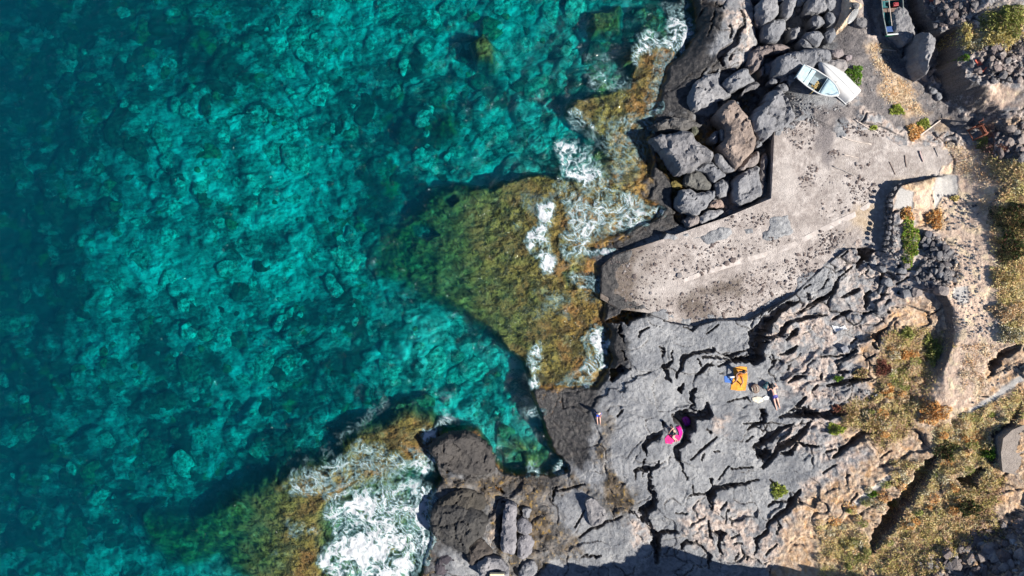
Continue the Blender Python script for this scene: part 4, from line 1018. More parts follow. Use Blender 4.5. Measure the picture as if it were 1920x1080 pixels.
# ------------------------------------------------------------------ boulders traced one by one
def boulder(name, pts, ztop, depth, tint=(1, 1, 1), seed=0, parent=None, flat=.5, zoff=0):
    P = np.array([G(p[0], p[1], ztop - .12 * depth) for p in pts])
    Q = np.empty((len(P) * 2, 2)); nx = np.roll(P, -1, 0)
    Q[0::2] = P * .84 + nx * .16; Q[1::2] = P * .16 + nx * .84; P = Q
    cen = P.mean(0); P = cen + (P - cen) * 1.03
    d = np.r_[0, np.cumsum(np.hypot(*(np.roll(P, -1, 0) - P).T))]
    NS = max(16, int(d[-1] / 3.4))
    s = np.linspace(0, d[-1], NS, endpoint=False)
    PP = np.r_[P, P[:1]]
    O = np.c_[np.interp(s, d, PP[:, 0]), np.interp(s, d, PP[:, 1])]
    sd_ = 1000 + seed * 7
    O = O + np.c_[perlin(O[:, 0] * .11, O[:, 1] * .11, sd_ + 11), perlin(O[:, 0] * .11, O[:, 1] * .11, sd_ + 12)] * 2.6
    poly = [tuple(q) for q in O]
    gx, gy = np.meshgrid(np.arange(O[:, 0].min(), O[:, 0].max(), 3.3), np.arange(O[:, 1].min(), O[:, 1].max(), 3.3))
    gx = gx.ravel() + rng.uniform(-1.1, 1.1, gx.size); gy = gy.ravel() + rng.uniform(-1.1, 1.1, gy.size)
    ok = sdf(gx, gy, poly) > 1.5
    allp = poly + list(zip(gx[ok], gy[ok]))
    v2, _, f2_, _, _, _ = delaunay_2d_cdt([Vector(q) for q in allp], [(k, (k + 1) % NS) for k in range(NS)], [list(range(NS))], 1, 1e-4)
    g = np.array([tuple(q) for q in v2]); dd = np.abs(sdf(g[:, 0], g[:, 1], poly)); dd[:NS] = 0
    x = (g[:, 0] - 960) * S; y = (540 - g[:, 1]) * S
    rx = (x.max() - x.min()) * .5; k = min(1, rx * .8)
    edge_ = sstep(0, 7, dd)
    f1, f2, ci, cj, vx, vy = voronoi((x + .15 * perlin(x * 2, y * 2, sd_)) / .9, y / .75, sd_)
    fac = .30 * (_rnd(ci, cj, 1) - .5) * sstep(0, .16, f2 - f1) + .5 * (_rnd(ci, cj, 2) - .5) * vx + .5 * (_rnd(ci, cj, 3) - .5) * vy - .07 * np.exp(-((f2 - f1) / .06) ** 2)
    rs = random.Random(seed)
    z = ztop - depth * .24 * (1 - edge_) ** 1.5 + k * (.35 + .65 * edge_) * (fac + .09 * fbm(x * 1.4, y * 1.4, sd_ + 1, 4) + rs.uniform(-.12, .12) * (x - x.mean()) + rs.uniform(-.12, .12) * (y - y.mean())) + .035 * fbm(x * 4.5, y * 4.5, sd_ + 5, 3, gain=.65) + zoff
    V = np.c_[x, y, z]
    F = [list(f) for f in f2_]
    cnt = {(f[i], f[(i + 1) % len(f)]) for f in F for i in range(len(f))}
    bd = [e_ for e_ in cnt if (e_[1], e_[0]) not in cnt]
    cw = np.array([(cen[0] - 960) * S, (540 - cen[1]) * S])
    VL = list(V); lo1, lo2 = {}, {}
    for a, b in bd:
        for q in (a, b):
            if q not in lo1:
                o_ = V[q, :2] - cw
                lo1[q] = len(VL); VL.append(np.r_[cw + o_ * (1.02 + .05 * rs.random()), V[q, 2] - depth * .4])
                lo2[q] = len(VL); VL.append(np.r_[cw + o_ * (1.0 + .08 * rs.random()), ztop - depth - .4])
        F.append([b, a, lo1[a], lo1[b]]); F.append([lo1[b], lo1[a], lo2[a], lo2[b]])
    V = np.array(VL)
    o = mesh_from(name, V, np.concatenate([np.array(f) for f in F]), np.array([len(f) for f in F]), MAT_BOULDER, parent, smooth=False, attrs={'tint': np.tile(np.array(tuple(tint) + (1,)) * np.array([.76, .76, .785, 1]), (len(V), 1))})
    bm = bmesh.new(); bm.from_mesh(o.data); bmesh.ops.recalc_face_normals(bm, faces=bm.faces)
    if sum(f.normal.z for f in bm.faces) < 0: bmesh.ops.reverse_faces(bm, faces=bm.faces)
    bm.to_mesh(o.data); bm.free()
    return o
GR = (1, 1, 1); PK = (1.12, .96, .86); DK = (.50, .46, .43); OR = (1.28, 1.0, .80); BR = (.72, .58, .42); LT = (1.12, 1.1, 1.08); MD = (.75, .72, .70)
BOULD = [
 ('A0', '1360,20 1400,-20 1530,-20 1550,60 1545,120 1500,170 1420,200 1390,170 1350,100', 3.0, 1.6, LT, 'round pale grey boulder on the top edge of the boulder field'),
 ('A0', '1600,10 1640,-30 1720,-30 1700,60 1670,130 1630,160 1590,130 1590,60', 2.8, 1.5, LT, 'tall narrow pale boulder beside a dark gap at the top edge'),
 ('A0', '1410,220 1500,180 1600,170 1610,240 1570,340 1520,390 1450,370 1400,320', 2.6, 1.5, GR, 'rounded grey boulder just below the round pale one at the top'),
 ('A0', '1330,170 1370,140 1390,170 1385,230 1340,240', 2.2, 1.0, PK, None),
 ('A0', '1290,470 1360,430 1560,400 1660,450 1600,480 1480,490 1400,540 1380,620 1310,670 1260,600 1270,520', 2.2, 1.3, (.95, .78, .70), 'pinkish leaning slab in the shade amid the boulders'),
 ('A0', '1040,790 1060,740 1150,660 1250,630 1290,700 1320,760 1240,790 1180,820 1090,860', 2.2, 1.5, GR, 'wedge shaped grey boulder with a wide dark shadow on its seaward side'),
 ('A0', '770,760 870,700 1000,670 985,780 1080,860 1090,890 1000,930 870,1000 740,1030 710,900', 1.7, 1.2, LT, 'broad pale grey rock slab beside the dark wet slope'),
 ('A0', '1210,860 1270,780 1350,760 1370,790 1330,830 1240,850 1190,910', 2.0, 1.0, MD, None),
 ('A0', '1530,560 1590,500 1760,470 1920,440 2020,470 2060,520 2010,610 1930,600 1870,620 1850,680 1760,640 1680,660 1600,700 1550,690 1530,640', 3.2, 1.4, GR, 'large flat grey boulder behind the stern of the light blue boat'),
 ('A0', '1440,910 1490,840 1570,840 1620,900 1660,1000 1700,1080 1690,1130 1600,1190 1490,1230 1440,1300 1370,1260 1310,1200 1300,1100 1370,1000 1440,960', 3.0, 1.9, LT, 'big smooth grey boulder at the top corner of the slipway wall'),
 ('A0', '1660,260 1740,250 1750,300 1700,370 1660,360', 2.3, 1.2, LT, None), ('A0', '1800,310 1920,280 1980,330 1930,420 1880,430 1830,370', 2.9, 1.2, GR, None), ('A0', '1750,370 1800,350 1880,440 1830,460 1770,430', 2.6, 1.0, GR, None),
 ('A0', '1860,150 1920,130 1990,200 1920,250 1870,230', 2.7, 1.2, GR, None), ('A0', '1820,60 1860,-30 1980,-30 2000,90 1900,110 1830,100', 2.9, 1.2, LT, 'angular grey boulder on the top edge near the beige tarpaulin'),
 ('A0', '1450,760 1520,700 1560,760 1490,790', 2.3, .9, GR, None), ('A0', '1540,790 1620,770 1640,840 1590,860', 2.6, .9, GR, None), ('A0', '1080,990 1140,950 1190,960 1180,1060 1090,1080', 1.6, .9, GR, None),
 ('A0', '1370,640 1400,610 1410,660 1385,700', 2.0, .8, PK, None), ('A0', '1410,600 1500,560 1520,640 1480,690 1420,680', 1.9, .9, GR, None), ('A0', '1990,290 2060,260 2090,330 2050,400 1990,380', 2.9, .8, GR, None), ('A0', '2000,120 2060,110 2080,190 2020,220', 2.9, .8, GR, None),
 ('A0', '1640,700 1690,660 1700,720 1660,800 1640,760', 2.7, .7, GR, None), ('A0','1560,700 1640,690 1640,740 1570,760', 2.6, .7, PK, None), ('A0','1940,-30 2080,-30 2080,60 2030,100 1990,60', 2.9, .9, GR, None),
 ('A1', '390,210 440,180 600,170 640,140 720,150 750,200 820,270 880,310 930,350 910,420 820,450 750,500 620,530 570,480 500,350 400,240', 2.3, 1.8, (1.02, .98, .95), 'largest grey boulder at the waterside, left of the slipway wall'),
 ('A1', '980,20 1020,-80 1130,-150 1200,-60 1280,40 1300,130 1330,200 1320,320 1250,380 1160,490 1080,370 1000,280 1060,220 1060,110', 2.6, 1.8, OR, 'tall boulder with an orange tan top among the grey ones'),
 ('A1', '940,380 980,350 1060,420 1150,510 1050,540 970,480', 1.9, 1.2, LT, 'small bluish grey wedge stone below the orange topped boulder'), ('A1', '880,540 760,510 840,450 930,430 1000,510 1060,550 1000,590 930,630', 1.7, 1.2, GR, 'grey slab touching the lower side of the largest waterside boulder'),
 ('A1', '680,540 760,510 880,580 920,650 890,700 780,690 670,650', 1.3, 1.0, (.62, .6, .52), 'dark striped slab stone near the foam, below the largest boulder'), ('A1', '940,660 1010,590 1080,620 1080,690 1060,760 970,760', 1.6, 1.1, GR, None),
 ('A1', '590,820 640,690 720,690 780,740 900,700 950,720 940,780 870,860 770,930 700,910 610,880', 1.6, 1.3, GR, 'long grey boulder nearest the foam beside the slipway edge'), ('A1', '890,850 950,780 1020,810 1040,860 960,870', 1.6, .9, (1.35, 1.0, .8), None),
 ('A1', '1130,590 1220,540 1360,460 1370,620 1395,750 1290,800 1190,840 1130,800', 2.1, 1.4, LT, 'pale square boulder with white marks in the corner of the slipway wall'), ('A1', '1180,490 1250,390 1370,330 1350,460 1210,510', 2.0, 1.2, PK, 'pinkish flat stone above the pale square boulder'),
 ('A1', '1375,640 1385,400 1425,350 1440,420 1415,640 1400,730', 1.9, .9, PK, None), ('A1', '800,960 880,890 1040,890 960,960 820,1020', 1.6, .9, LT, None), ('A1', '650,980 760,930 830,960 800,1030 700,1060', 1.4, 1.0, PK, None),
 ('A1', '900,210 950,140 980,150 960,260 910,250', 1.6, .9, GR, None), ('A1', '1000,140 1040,130 1050,220 1000,240', 1.9, .9, LT, None), ('A1', '1000,280 1040,250 1100,330 1060,370', 1.8, .9, GR, None),
 ('A1', '370,80 540,20 620,20 720,40 780,70 830,90 720,120 600,170 550,130 430,140', 1.3, 1.0, (.6, .56, .5), 'dark brownish rock lapped by foam above the largest waterside boulder'), ('A1', '730,100 790,120 780,190 730,190', 1.3, .7, (.6, .6, .4), None), ('A1', '530,630 590,610 640,650 610,690 540,670', .7, .5, (.9, .7, .2), None),
 ('A1','1340,220 1400,210 1390,280 1340,300', 2.0, .8, GR, None),
 ('C4', '200,520 260,430 480,420 640,470 720,560 690,700 560,790 540,880 380,800 240,720 200,640', 1.5, 1.2, (.27, .255, .23), 'largest dark olive boulder beside the churning white foam'), ('C4', '260,400 420,290 560,270 700,350 710,450 560,500 420,490 320,480', 1.2, .9, (.32, .28, .22), 'dark brown slab leaning on the largest dark olive boulder'),
 ('C4', '860,720 870,540 920,400 990,430 1000,560 1000,880 850,850', 1.7, .9, (1.1, 1.04, 1.04), 'tall pale split slab standing between brown rocks near the bottom edge'), ('C4', '1010,580 1060,540 1140,600 1140,680 1080,700 1010,670', 1.6, .8, (1.05, 1, 1), None), ('C4', '1050,460 1140,450 1130,540 1070,540', 1.4, .7, LT, None),
 ('C4', '1010,800 1030,710 1130,700 1170,790 1120,900 1060,930 1000,880', 1.6, .8, (1.08, 1.02, 1.02), 'pale stone leaning against the right side of the split slab'), ('C4', '550,860 590,790 680,740 790,870 700,910 580,990 540,950', 1.4, .9, (.42, .35, .29), 'hump of dark brown rock under the largest olive boulder'),
 ('C4', '640,960 740,910 850,920 920,1000 930,1110 660,1110', 1.8, .9, (1.02, .98, .97), 'grey rock on the bottom edge carrying the cream block'), ('C4', '1070,980 1150,940 1200,1000 1190,1110 1010,1110', 1.8, .9, LT, 'pale grey rock on the bottom edge beside the blue shadow'),
 ('D', '1030,320 1120,250 1240,230 1350,290 1410,370 1410,460 1300,490 1130,450 1070,400', 1.2, 1.1, (.30, .27, .24), 'dark rounded boulder between the foam and the deep green inlet'), ('C4', '1650,380 1720,350 1860,500 1830,570 1700,630 1660,450', 1.9, .7, (1.0, .95, .92), None), ('C4', '300,900 380,860 450,930 380,1060 250,1080 240,1000', .6, .6, (.35, .3, .33), None),
 ('B0', '720,70 820,60 870,180 920,290 870,380 810,400 740,330 690,280 690,190 700,130', 3.9, 1.0, (1.25, 1.2, 1.15), 'sunlit grey rock rib rising beside the dark green boat'), ('B0', '960,300 1060,310 1110,400 1060,530 1030,700 960,600 960,420', 5.15, 2.3, (1.25, 1.2, 1.15), 'sunlit rock pillar standing alone in the big dark shadow'),
 ('B0', '650,190 690,180 760,280 740,340 680,320 640,250', 3.3, .4, (1, .97, .85), None), ('B0', '860,190 930,270 910,320 870,260', 3.8, 1.5, MD, None), ('B0','1030,580 1070,590 1050,650 1030,640', 3.6, .9, GR, None), ('B0','960,640 1020,660 1040,760 1000,750 960,700', 3.6, 1.0, PK, None),
 ('B0', '130,470 210,450 250,500 200,540 130,530', 3.3, .6, (1.3, 1.1, 1.0), None), ('B0', '80,600 110,560 240,550 270,620 240,680 160,650', 3.3, .6, (1.3, 1.18, 1.08), 'pale pinkish flat stone above the white upturned boat'), ('B0', '250,520 320,520 310,560 270,570', 3.2, .4, (1.3, 1.1, 1.05), None),
 ('B0', '350,170 440,160 460,240 400,250 350,220', 3.3, .5, MD, None), ('B0', '320,20 380,20 390,60 340,80', 3.4, .6, MD, None), ('B0', '1060,820 1120,820 1110,870 1050,870', 3.5, .5, GR, None), ('B0', '1100,870 1150,850 1160,930 1120,940', 3.5, .5, GR, None), ('B0', '1040,790 1080,780 1080,830 1040,840', 3.4, .4, GR, None),
 ('B0', '1370,1020 1450,1000 1460,1070 1400,1090', 3.9, .5, (1.0, .95, .95), None),
 ('B2', '760,360 800,330 840,390 780,410 750,400', 4.3, .7, GR, None), ('B2', '620,470 660,440 710,500 690,530 630,520', 4.2, .7, GR, None), ('B2', '570,340 620,330 640,380 590,390', 4.1, .5, GR, None), ('B2', '880,540 960,540 980,600 920,630 880,600', 4.4, .6, PK, None), ('B2', '790,560 860,560 880,620 800,640', 4.3, .6, GR, None),
 ('B2', '1120,400 1200,390 1210,440 1130,450', 4.9, .6, GR, None), ('B2', '970,130 1040,110 1060,160 990,190', 4.9, .6, (.6, .6, .65), None), ('B2', '810,310 860,310 850,360 810,360', 4.3, .5, PK, None), ('B2', '1000,10 1060,10 1060,60 1010,60', 4.9, .5, (.6, .58, .62), None), ('B2', '1120,530 1220,520 1220,600 1140,610', 5.4, .7, PK, None),
 ('B3', '200,20 260,0 290,50 230,80', 4.2, .5, (1.3, 1.3, 1.35), 'pale bluish stone on the brown rock shelf above the shrubs'),
]
SHORE = GROUND['rocky_shore']
for k, (key, txt, zt, dp, tint, lb) in enumerate(BOULD):
    p = L(key, txt)
    if key in ('B2', 'B3'):
        zt = zat(np.mean([q[0] for q in p]), np.mean([q[1] for q in p])) + .26; dp = .4
    if lb:
        o = boulder('boulder', p, zt, dp, tint, k + 1)
        tag(o, lb, 'boulder', 'boulders along the shore')
    else:
        boulder('boulder', p, zt, dp, tint, k + 1, SHORE)

# small stones wedged between the boulders and strewn over the rock
STN = [stone_mesh('stone_shape', 950 + k, 1, MAT_BOULDER, tt, .7) for k, tt in enumerate([(1, 1, 1), (.8, .76, .74), (1.1, .96, .88), (.6, .56, .55), (1.25, 1.2, 1.15), (.45, .4, .4)])]
def strew(polys, n, rmin, rmax, parent, keep, name='stone', shapes=None, sink=.25):
    it = []
    for u, v in scatter(polys, n):
        w = W(u, v, zb(u, v)); r = rmin + (rmax - rmin) * random.random() ** 2.6
        it.append((r, w.x, w.y))
    it.sort(reverse=True); rest = []
    for k, (r, x, y) in enumerate(it):
        me = random.choice(shapes or STN); a = random.uniform(0, 6.28); loc = (x, y, gz(x, y) + r * sink); sc = (r * random.uniform(.9, 1.35), r, r * random.uniform(.7, 1))
        if k < keep: put(name, me, loc, (random.uniform(-.4, .4), random.uniform(-.4, .4), a), sc, parent)
        else: rest.append((me, loc, a, sc))
    if rest: joined('small_stones', rest, MAT_BOULDER, parent)
strew([BFIELD[0], BFIELD[1]], 260, .07, .4, SHORE, 120)
STN += [stone_mesh('stone_shape', 970 + k, 1, MAT_BOULDER, tt, .7, .5) for k, tt in enumerate([(.8, .64, .58), (.6, .48, .44), (.98, .82, .72)])]
DARKS = [STN[1], STN[3], STN[5], STN[2], STN[3]]
strew([('B2', '950,20 1100,40 1260,200 1310,420 1240,520 1000,540 900,470 880,400 980,300')], 340, .06, .26, GROUND['hillside'], 200, shapes=DARKS)
strew([('B2', '700,0 760,0 720,200 860,300 740,360 640,180')], 90, .05, .13, GROUND['hillside'], 30, shapes=[STN[2], STN[4], STN[1]])
strew([('B0', '1450,430 1900,380 1900,760 1560,780 1480,700'), ('B0', '960,0 1480,0 1480,120 1280,200 1120,280'), ('B1', '1560,220 1920,60 1920,440 1640,430')], 420, .07, .34, GROUND['hillside'], 60, shapes=[STN[6], STN[7], STN[8], STN[3]])
strew([('B4', '900,960 1400,700 1900,520 1920,1080 950,1080')], 240, .1, .5, GROUND['hillside'], 40, shapes=[STN[8], STN[2], STN[4], STN[6], STN[7]], sink=-.1)
strew([('B2', '1280,60 1500,100 1560,600 1680,900 1500,1040 1260,960 1240,700'), ('B3', '1180,420 1260,460 1240,540 1180,520'), ('B3', '1240,0 1450,0 1400,140 1240,160'), ('B3', '1300,620 1560,400 1700,250 1860,180 1560,520 1340,680')], 420, .025, .10, GROUND['dirt_path'], 160, shapes=[STN[1], STN[2], STN[3]])
strew([('B1', '1100,740 1480,740 1480,1080 1200,1080'), ('B1', '1200,420 1460,400 1460,600 1260,560')], 160, .03, .10, GROUND['dirt_path'], 60, shapes=DARKS)
strew([('B0', '180,160 440,180 540,400 400,700 380,880 700,1080 1260,1020 960,780 840,690 560,400')], 300, .02, .07, GROUND['gravel_track'], 60, shapes=[STN[0], STN[4], STN[1]])
strew([('A0', '1620,860 1920,1000 2200,1000 2300,880 2100,1080 1700,1080'), ('A1', '1500,120 1900,0 1900,120 1600,180')], 240, .03, .12, GROUND['gravel_track'], 80, shapes=[STN[4], STN[5], STN[3]])
strew([('A3', '1640,480 2000,380 2050,560 1800,640'), ('B2', '40,0 900,400 880,540 560,560 300,400'), ('B3', '0,420 560,400 560,480 200,560')], 110, .04, .15, SHORE, 40)

# boulders on the sea floor
t = NT('sunken_boulder')
tn = t.attr('tint')[4]
MAT_SUNK = t.done(t.mix(1.0, t.mix(t.ramp(t.noise(3.5, 4, .7), .35, .65), (.25, .27, .22), (1.1, 1.1, 1.0)), tn, 'MULTIPLY'), .9)
SUNK = [stone_mesh('sunken_shape', 980 + k, 2, MAT_SUNK, tt, .5, .45) for k, tt in enumerate([(.62, .62, .56), (.45, .46, .40), (.27, .28, .22), (.13, .14, .10), (.07, .08, .06), (.5, .5, .45), (.2, .2, .10), (.05, .06, .045)])]
sun = []
for u, v in scatter([('P', '-20,-20 1240,-20 1080,160 1040,320 800,340 700,440 700,560 980,700 1000,860 920,880 800,760 620,800 400,920 200,1000 -20,1100')], 620):
    z0 = zs0 = -4.0
    for _ in range(4): z0 = float(lookup(Z, *G(u, v, z0)))
    w = W(u, v, z0); r = .25 + .85 * random.random() ** 3
    pl_ = float(lookup(pale, w.x / S + 960, 540 - w.y / S)) + random.gauss(0, .3)
    me = random.choice([SUNK[0], SUNK[1], SUNK[5]] if pl_ > .62 else [SUNK[1], SUNK[2], SUNK[6]] if pl_ > .38 else [SUNK[3], SUNK[4], SUNK[7], SUNK[2]])
    sun.append((r, me, (w.x, w.y, z0 - r * .12)))
sun.sort(key=lambda q: -q[0]); rest = []
for k, (r, me, loc) in enumerate(sun):
    a = random.uniform(0, 6.28); sc = (r * random.uniform(.9, 1.4), r, r * .8)
    if k < 300: put('boulder', me, loc, (0, 0, a), sc, GROUND['seabed'])
    else: rest.append((me, loc, a, sc))
joined('small_boulders', rest, MAT_SUNK, GROUND['seabed'])

# the concrete block at the right edge, above the trench
blk = cdt_sheet('concrete_block', [G(u, v, 7.05) for u, v in ((1881, 822), (1898, 806), (1960, 780), (1960, 905), (1880, 884), (1877, 850))], 8, lambda gx, gy: 7.05 + .02 * fbm(gx * .03, gy * .03, 521, 3), 1.6, MAT_CONC, attrf=lambda gx, gy: np.c_[.75 + 0 * gx, .2 + 0 * gx, 0 * gx, 0 * gx])
tag(blk, 'weathered pale concrete block at the right edge above the scrub', 'block')
# ------------------------------------------------------------------ builders for the things on the shore
def empty(name, loc, rz=0.0):
    o = bpy.data.objects.new(name, None); COL.objects.link(o)
    o.location = loc; o.rotation_euler = (0, 0, rz); o.empty_display_size = .2
    return o
def bm_obj(name, bm, mat, parent=None, smooth=False):
    bmesh.ops.recalc_face_normals(bm, faces=bm.faces)
    me = bpy.data.meshes.new(name); bm.to_mesh(me); bm.free()
    me.materials.append(mat)
    for f in me.polygons: f.use_smooth = smooth
    o = bpy.data.objects.new(name, me); COL.objects.link(o)
    if parent is not None: o.parent = parent
    return o
def add_box(bm, c, s, rot=None, bev=.0):
    r = bmesh.ops.create_cube(bm, size=1.0)
    M = Matrix.Translation(c) @ (rot.to_matrix().to_4x4() if rot else Matrix()) @ Matrix.Diagonal((s[0], s[1], s[2], 1))
    bmesh.ops.transform(bm, matrix=M, verts=r['verts'])
    if bev:
        es = list({e for v in r['verts'] for e in v.link_edges})
        bmesh.ops.bevel(bm, geom=es, offset=bev, segments=2, affect='EDGES', profile=.7)
def add_tube(bm, pts, rad, n=8, cap=True):
    """tube through points; rad a number or one per point"""
    pts = [Vector(p) for p in pts]
    rads = rad if isinstance(rad, (list, tuple)) else [rad] * len(pts)
    rings = []
    for i, p in enumerate(pts):
        t_ = (pts[min(i + 1, len(pts) - 1)] - pts[max(i - 1, 0)]).normalized()
        up = Vector((0, 0, 1)) if abs(t_.z) < .9 else Vector((1, 0, 0))
        a = t_.cross(up).normalized(); b = t_.cross(a)
        rings.append([bm.verts.new(p + (a * math.cos(2 * math.pi * k / n) + b * math.sin(2 * math.pi * k / n)) * rads[i]) for k in range(n)])
    for i in range(len(rings) - 1):
        for k in range(n):
            bm.faces.new((rings[i][k], rings[i][(k + 1) % n], rings[i + 1][(k + 1) % n], rings[i + 1][k]))
    if cap:
        bm.faces.new(rings[0][::-1]); bm.faces.new(rings[-1])

def interp(tab, s):
    a = np.array(tab); return float(np.interp(s, a[:, 0], a[:, 1]))
def hull_sections(Lh, beam, sheer, keel, n=18, m=9, full=.75):
    """rows of points, stern to bow; each row runs from the port gunwale over the keel to starboard"""
    R = []
    for i in range(n + 1):
        s = i / n
        b = interp(beam, s); zs = interp(sheer, s); zk = interp(keel, s)
        row = []
        for j in range(2 * m + 1):
            a = (j - m) / m
            w = np.sign(a) * abs(a) ** .62
            z = zk + (zs - zk) * abs(a) ** (2.2 if s < .8 else 2.2 - (s - .8) * 4)
            row.append(Vector((s * Lh, -b * w, z)))
        R.append(row)
    return R
def skin_rows(bm, R, close_stern=True, inset=0.0):
    V = [[bm.verts.new(p) for p in row] for row in R]
    for i in range(len(V) - 1):
        for j in range(len(V[0]) - 1):
            bm.faces.new((V[i][j], V[i][j + 1], V[i + 1][j + 1], V[i + 1][j]))
    if close_stern: bm.faces.new(V[0])
    return V
def deck(bm, R, i0, i1, crown=.04, inset=.0, th=.02):
    """a deck between stations, just inside the gunwale"""
    rows = []
    for i in range(i0, i1 + 1):
        a, b = R[i][0], R[i][-1]; c = (a + b) / 2; hw = (a - b).length / 2 - inset
        rows.append([bm.verts.new(Vector((a.x, c.y - hw + 2 * hw * k / 6, a.z + crown * (1 - ((k - 3) / 3) ** 2) - .01))) for k in range(7)])
    for i in range(len(rows) - 1):
        for k in range(6):
            bm.faces.new((rows[i][k], rows[i][k + 1], rows[i + 1][k + 1], rows[i + 1][k]))
    low = [bm.verts.new(v.co - Vector((0, 0, .06))) for v in rows[0]]
    for k in range(6): bm.faces.new((rows[0][k + 1], rows[0][k], low[k], low[k + 1]))
def gunwale(bm, R, rad=.03):
    add_tube(bm, [r[0] for r in R], rad, 6); add_tube(bm, [r[-1] for r in R], rad, 6); add_tube(bm, [R[0][0], R[0][-1]], rad, 6)

def on_ground(u, v, dz=0.0):
    z = zat(u, v); w = W(u, v, z); w.z += dz
    return w
def heading(u0, v0, u1, v1): return math.atan2(-(v1 - v0), u1 - u0)

M_LBLUE = plain('light_blue_paint', (.36, .48, .52), .5, .18, 5); M_WHITE = plain('white_paint', (.52, .52, .51), .45, .08, 7)
M_RED = plain('dark_red_paint', (.16, .03, .03), .6); M_INNER = plain('pale_grey_paint', (.20, .25, .27), .6, .25, 6); M_DKGREEN = plain('dark_green_paint', (.012, .055, .045), .5, .3, 6)
M_TEAL = plain('teal_paint', (.012, .085, .095), .5, .25, 6); M_GREEN = plain('green_paint', (.03, .28, .13), .5, .2, 6); M_WOOD = plain('bleached_wood', (.52, .44, .38), .8, .25, 9, .006); M_DKWOOD = plain('dark_wood', (.14, .09, .07), .8, .3, 9, .006)
M_RUST = plain('rusty_iron', (.20, .065, .035), .85, .45, 14, .006); M_BLACK = plain('black_rubber', (.015, .015, .018), .6); M_YELLOW = plain('straw_rope', (.46, .33, .13), .85, .35, 20, .006)
M_BLUE = plain('blue_cloth', (.05, .14, .42), .8, .2, 12); M_TARP = plain('beige_canvas', (.56, .42, .29), .85, .22, 4, .01); M_ORANGE = plain('orange_towel', (.72, .29, .035), .9, .25, 8, .006); M_PINK = plain('pink_towel', (.72, .03, .20), .9, .3, 8, .006)
M_MAGENTA = plain('magenta_cloth', (.55, .0, .22), .9, .2, 8, .006); M_PURPLE = plain('purple_nylon', (.46, .05, .58), .6, .4, 14, .006); M_CREAM = plain('cream_cloth', (.62, .56, .44), .85, .15, 10, .006); M_WHCLOTH = plain('white_cloth', (.66, .66, .66), .85, .12, 10, .006)
M_BROWNBAG = plain('brown_canvas', (.16, .11, .085), .8, .3, 12, .006); M_REDP = plain('red_plastic', (.22, .02, .025), .5); M_BLUEP = plain('blue_plastic', (.02, .06, .18), .45, .2)
M_REDCLOTH = plain('faded_red_cloth', (.50, .10, .06), .85, .25, 10)

# ---- light blue dinghy, bow down to the right
hd = heading(1495, 140, 1564, 184)
b0 = empty('dinghy', on_ground(1484, 147, .0), hd)
b0.location.z = max(gz(b0.location.x + k * math.cos(hd), b0.location.y + k * math.sin(hd)) for k in (0.2, 1.2, 2.2)) + .16
tag(b0, 'light blue open dinghy with nets in it, beside the white upturned boat', 'boat', 'boats pulled up on the shore')
R = hull_sections(2.72, ((0, .47), (.3, .58), (.6, .58), (.8, .43), (.93, .22), (1, .03)), ((0, .50), (.5, .48), (1, .62)), ((0, .05), (.7, .03), (.92, .12), (1, .42)))
bm = bmesh.new(); skin_rows(bm, R); bm_obj('hull', bm, M_RED, b0, True)
bm = bmesh.new(); Ri = [[Vector((p.x + (.04 if i == 0 else -.01), p.y * .93, p.z * .96 + .035)) for p in r] for i, r in enumerate(R)]; skin_rows(bm, Ri); bm_obj('inner_shell', bm, M_INNER, b0, True)
bm = bmesh.new(); gunwale(bm, R, .045); bm_obj('gunwale', bm, M_WHITE, b0, True)
bm = bmesh.new(); deck(bm, R, 11, 18); fd0 = bm_obj('foredeck', bm, M_LBLUE, b0, True)
bm = bmesh.new(); add_box(bm, (.26, 0, .44), (.40, .98, .05), bev=.01); bm_obj('stern_seat', bm, M_LBLUE, b0)
bm = bmesh.new(); add_box(bm, (.66, 0, .43), (.28, 1.08, .045), bev=.01); bm_obj('thwart', bm, M_LBLUE, b0)
bm = bmesh.new(); add_box(bm, (1.63, 0, .43), (.05, 1.08, .12), bev=.01); bm_obj('coaming', bm, M_LBLUE, b0)
bm = bmesh.new(); add_tube(bm, [(2.05, -.34, .66), (2.3, -.30, .68), (2.52, -.1, .69), (2.56, .06, .69)], .012, 6); bm_obj('deck_seam', bm, M_BLUEP, fd0, True)
bm = bmesh.new(); add_box(bm, (-.05, 0, .3), (.04, .9, .5), bev=.01); bm_obj('transom', bm, M_LBLUE, b0)
def boat_pt(root, x, y, z): return Matrix.Translation(root.location) @ Matrix.Rotation(root.rotation_euler[2], 4, 'Z') @ Vector((x, y, z))
bm = bmesh.new(); rr_ = random.Random(4)
for k in range(16):
    a0 = rr_.uniform(0, 6.28); r0 = rr_.uniform(.09, .24); cx, cy, cz = rr_.gauss(0, .08), rr_.gauss(0, .1), .03 + .012 * k
    add_tube(bm, [(cx + r0 * math.cos(a0 + q * .5), cy + r0 * math.sin(a0 + q * .5) * .8, cz + rr_.gauss(0, .015)) for q in range(12)], .02, 5)
o = bm_obj('fishing_net', bm, M_YELLOW, None, True); o.location = boat_pt(b0, 1.32, -.12, .07); tag(o, 'heap of straw coloured net and rope inside the light blue dinghy', 'net')
bm = bmesh.new(); add_tube(bm, [(0, 0, 0), (-.10, -.28, .12), (-.14, -.42, .42), (-.12, -.62, .36), (-.16, -.78, .1)], .02, 6); o = bm_obj('rope', bm, M_YELLOW, None, True); o.location = boat_pt(b0, 1.4, -.05, .12); o.rotation_euler[2] = hd; tag(o, 'straw rope hanging over the side of the light blue dinghy', 'rope')
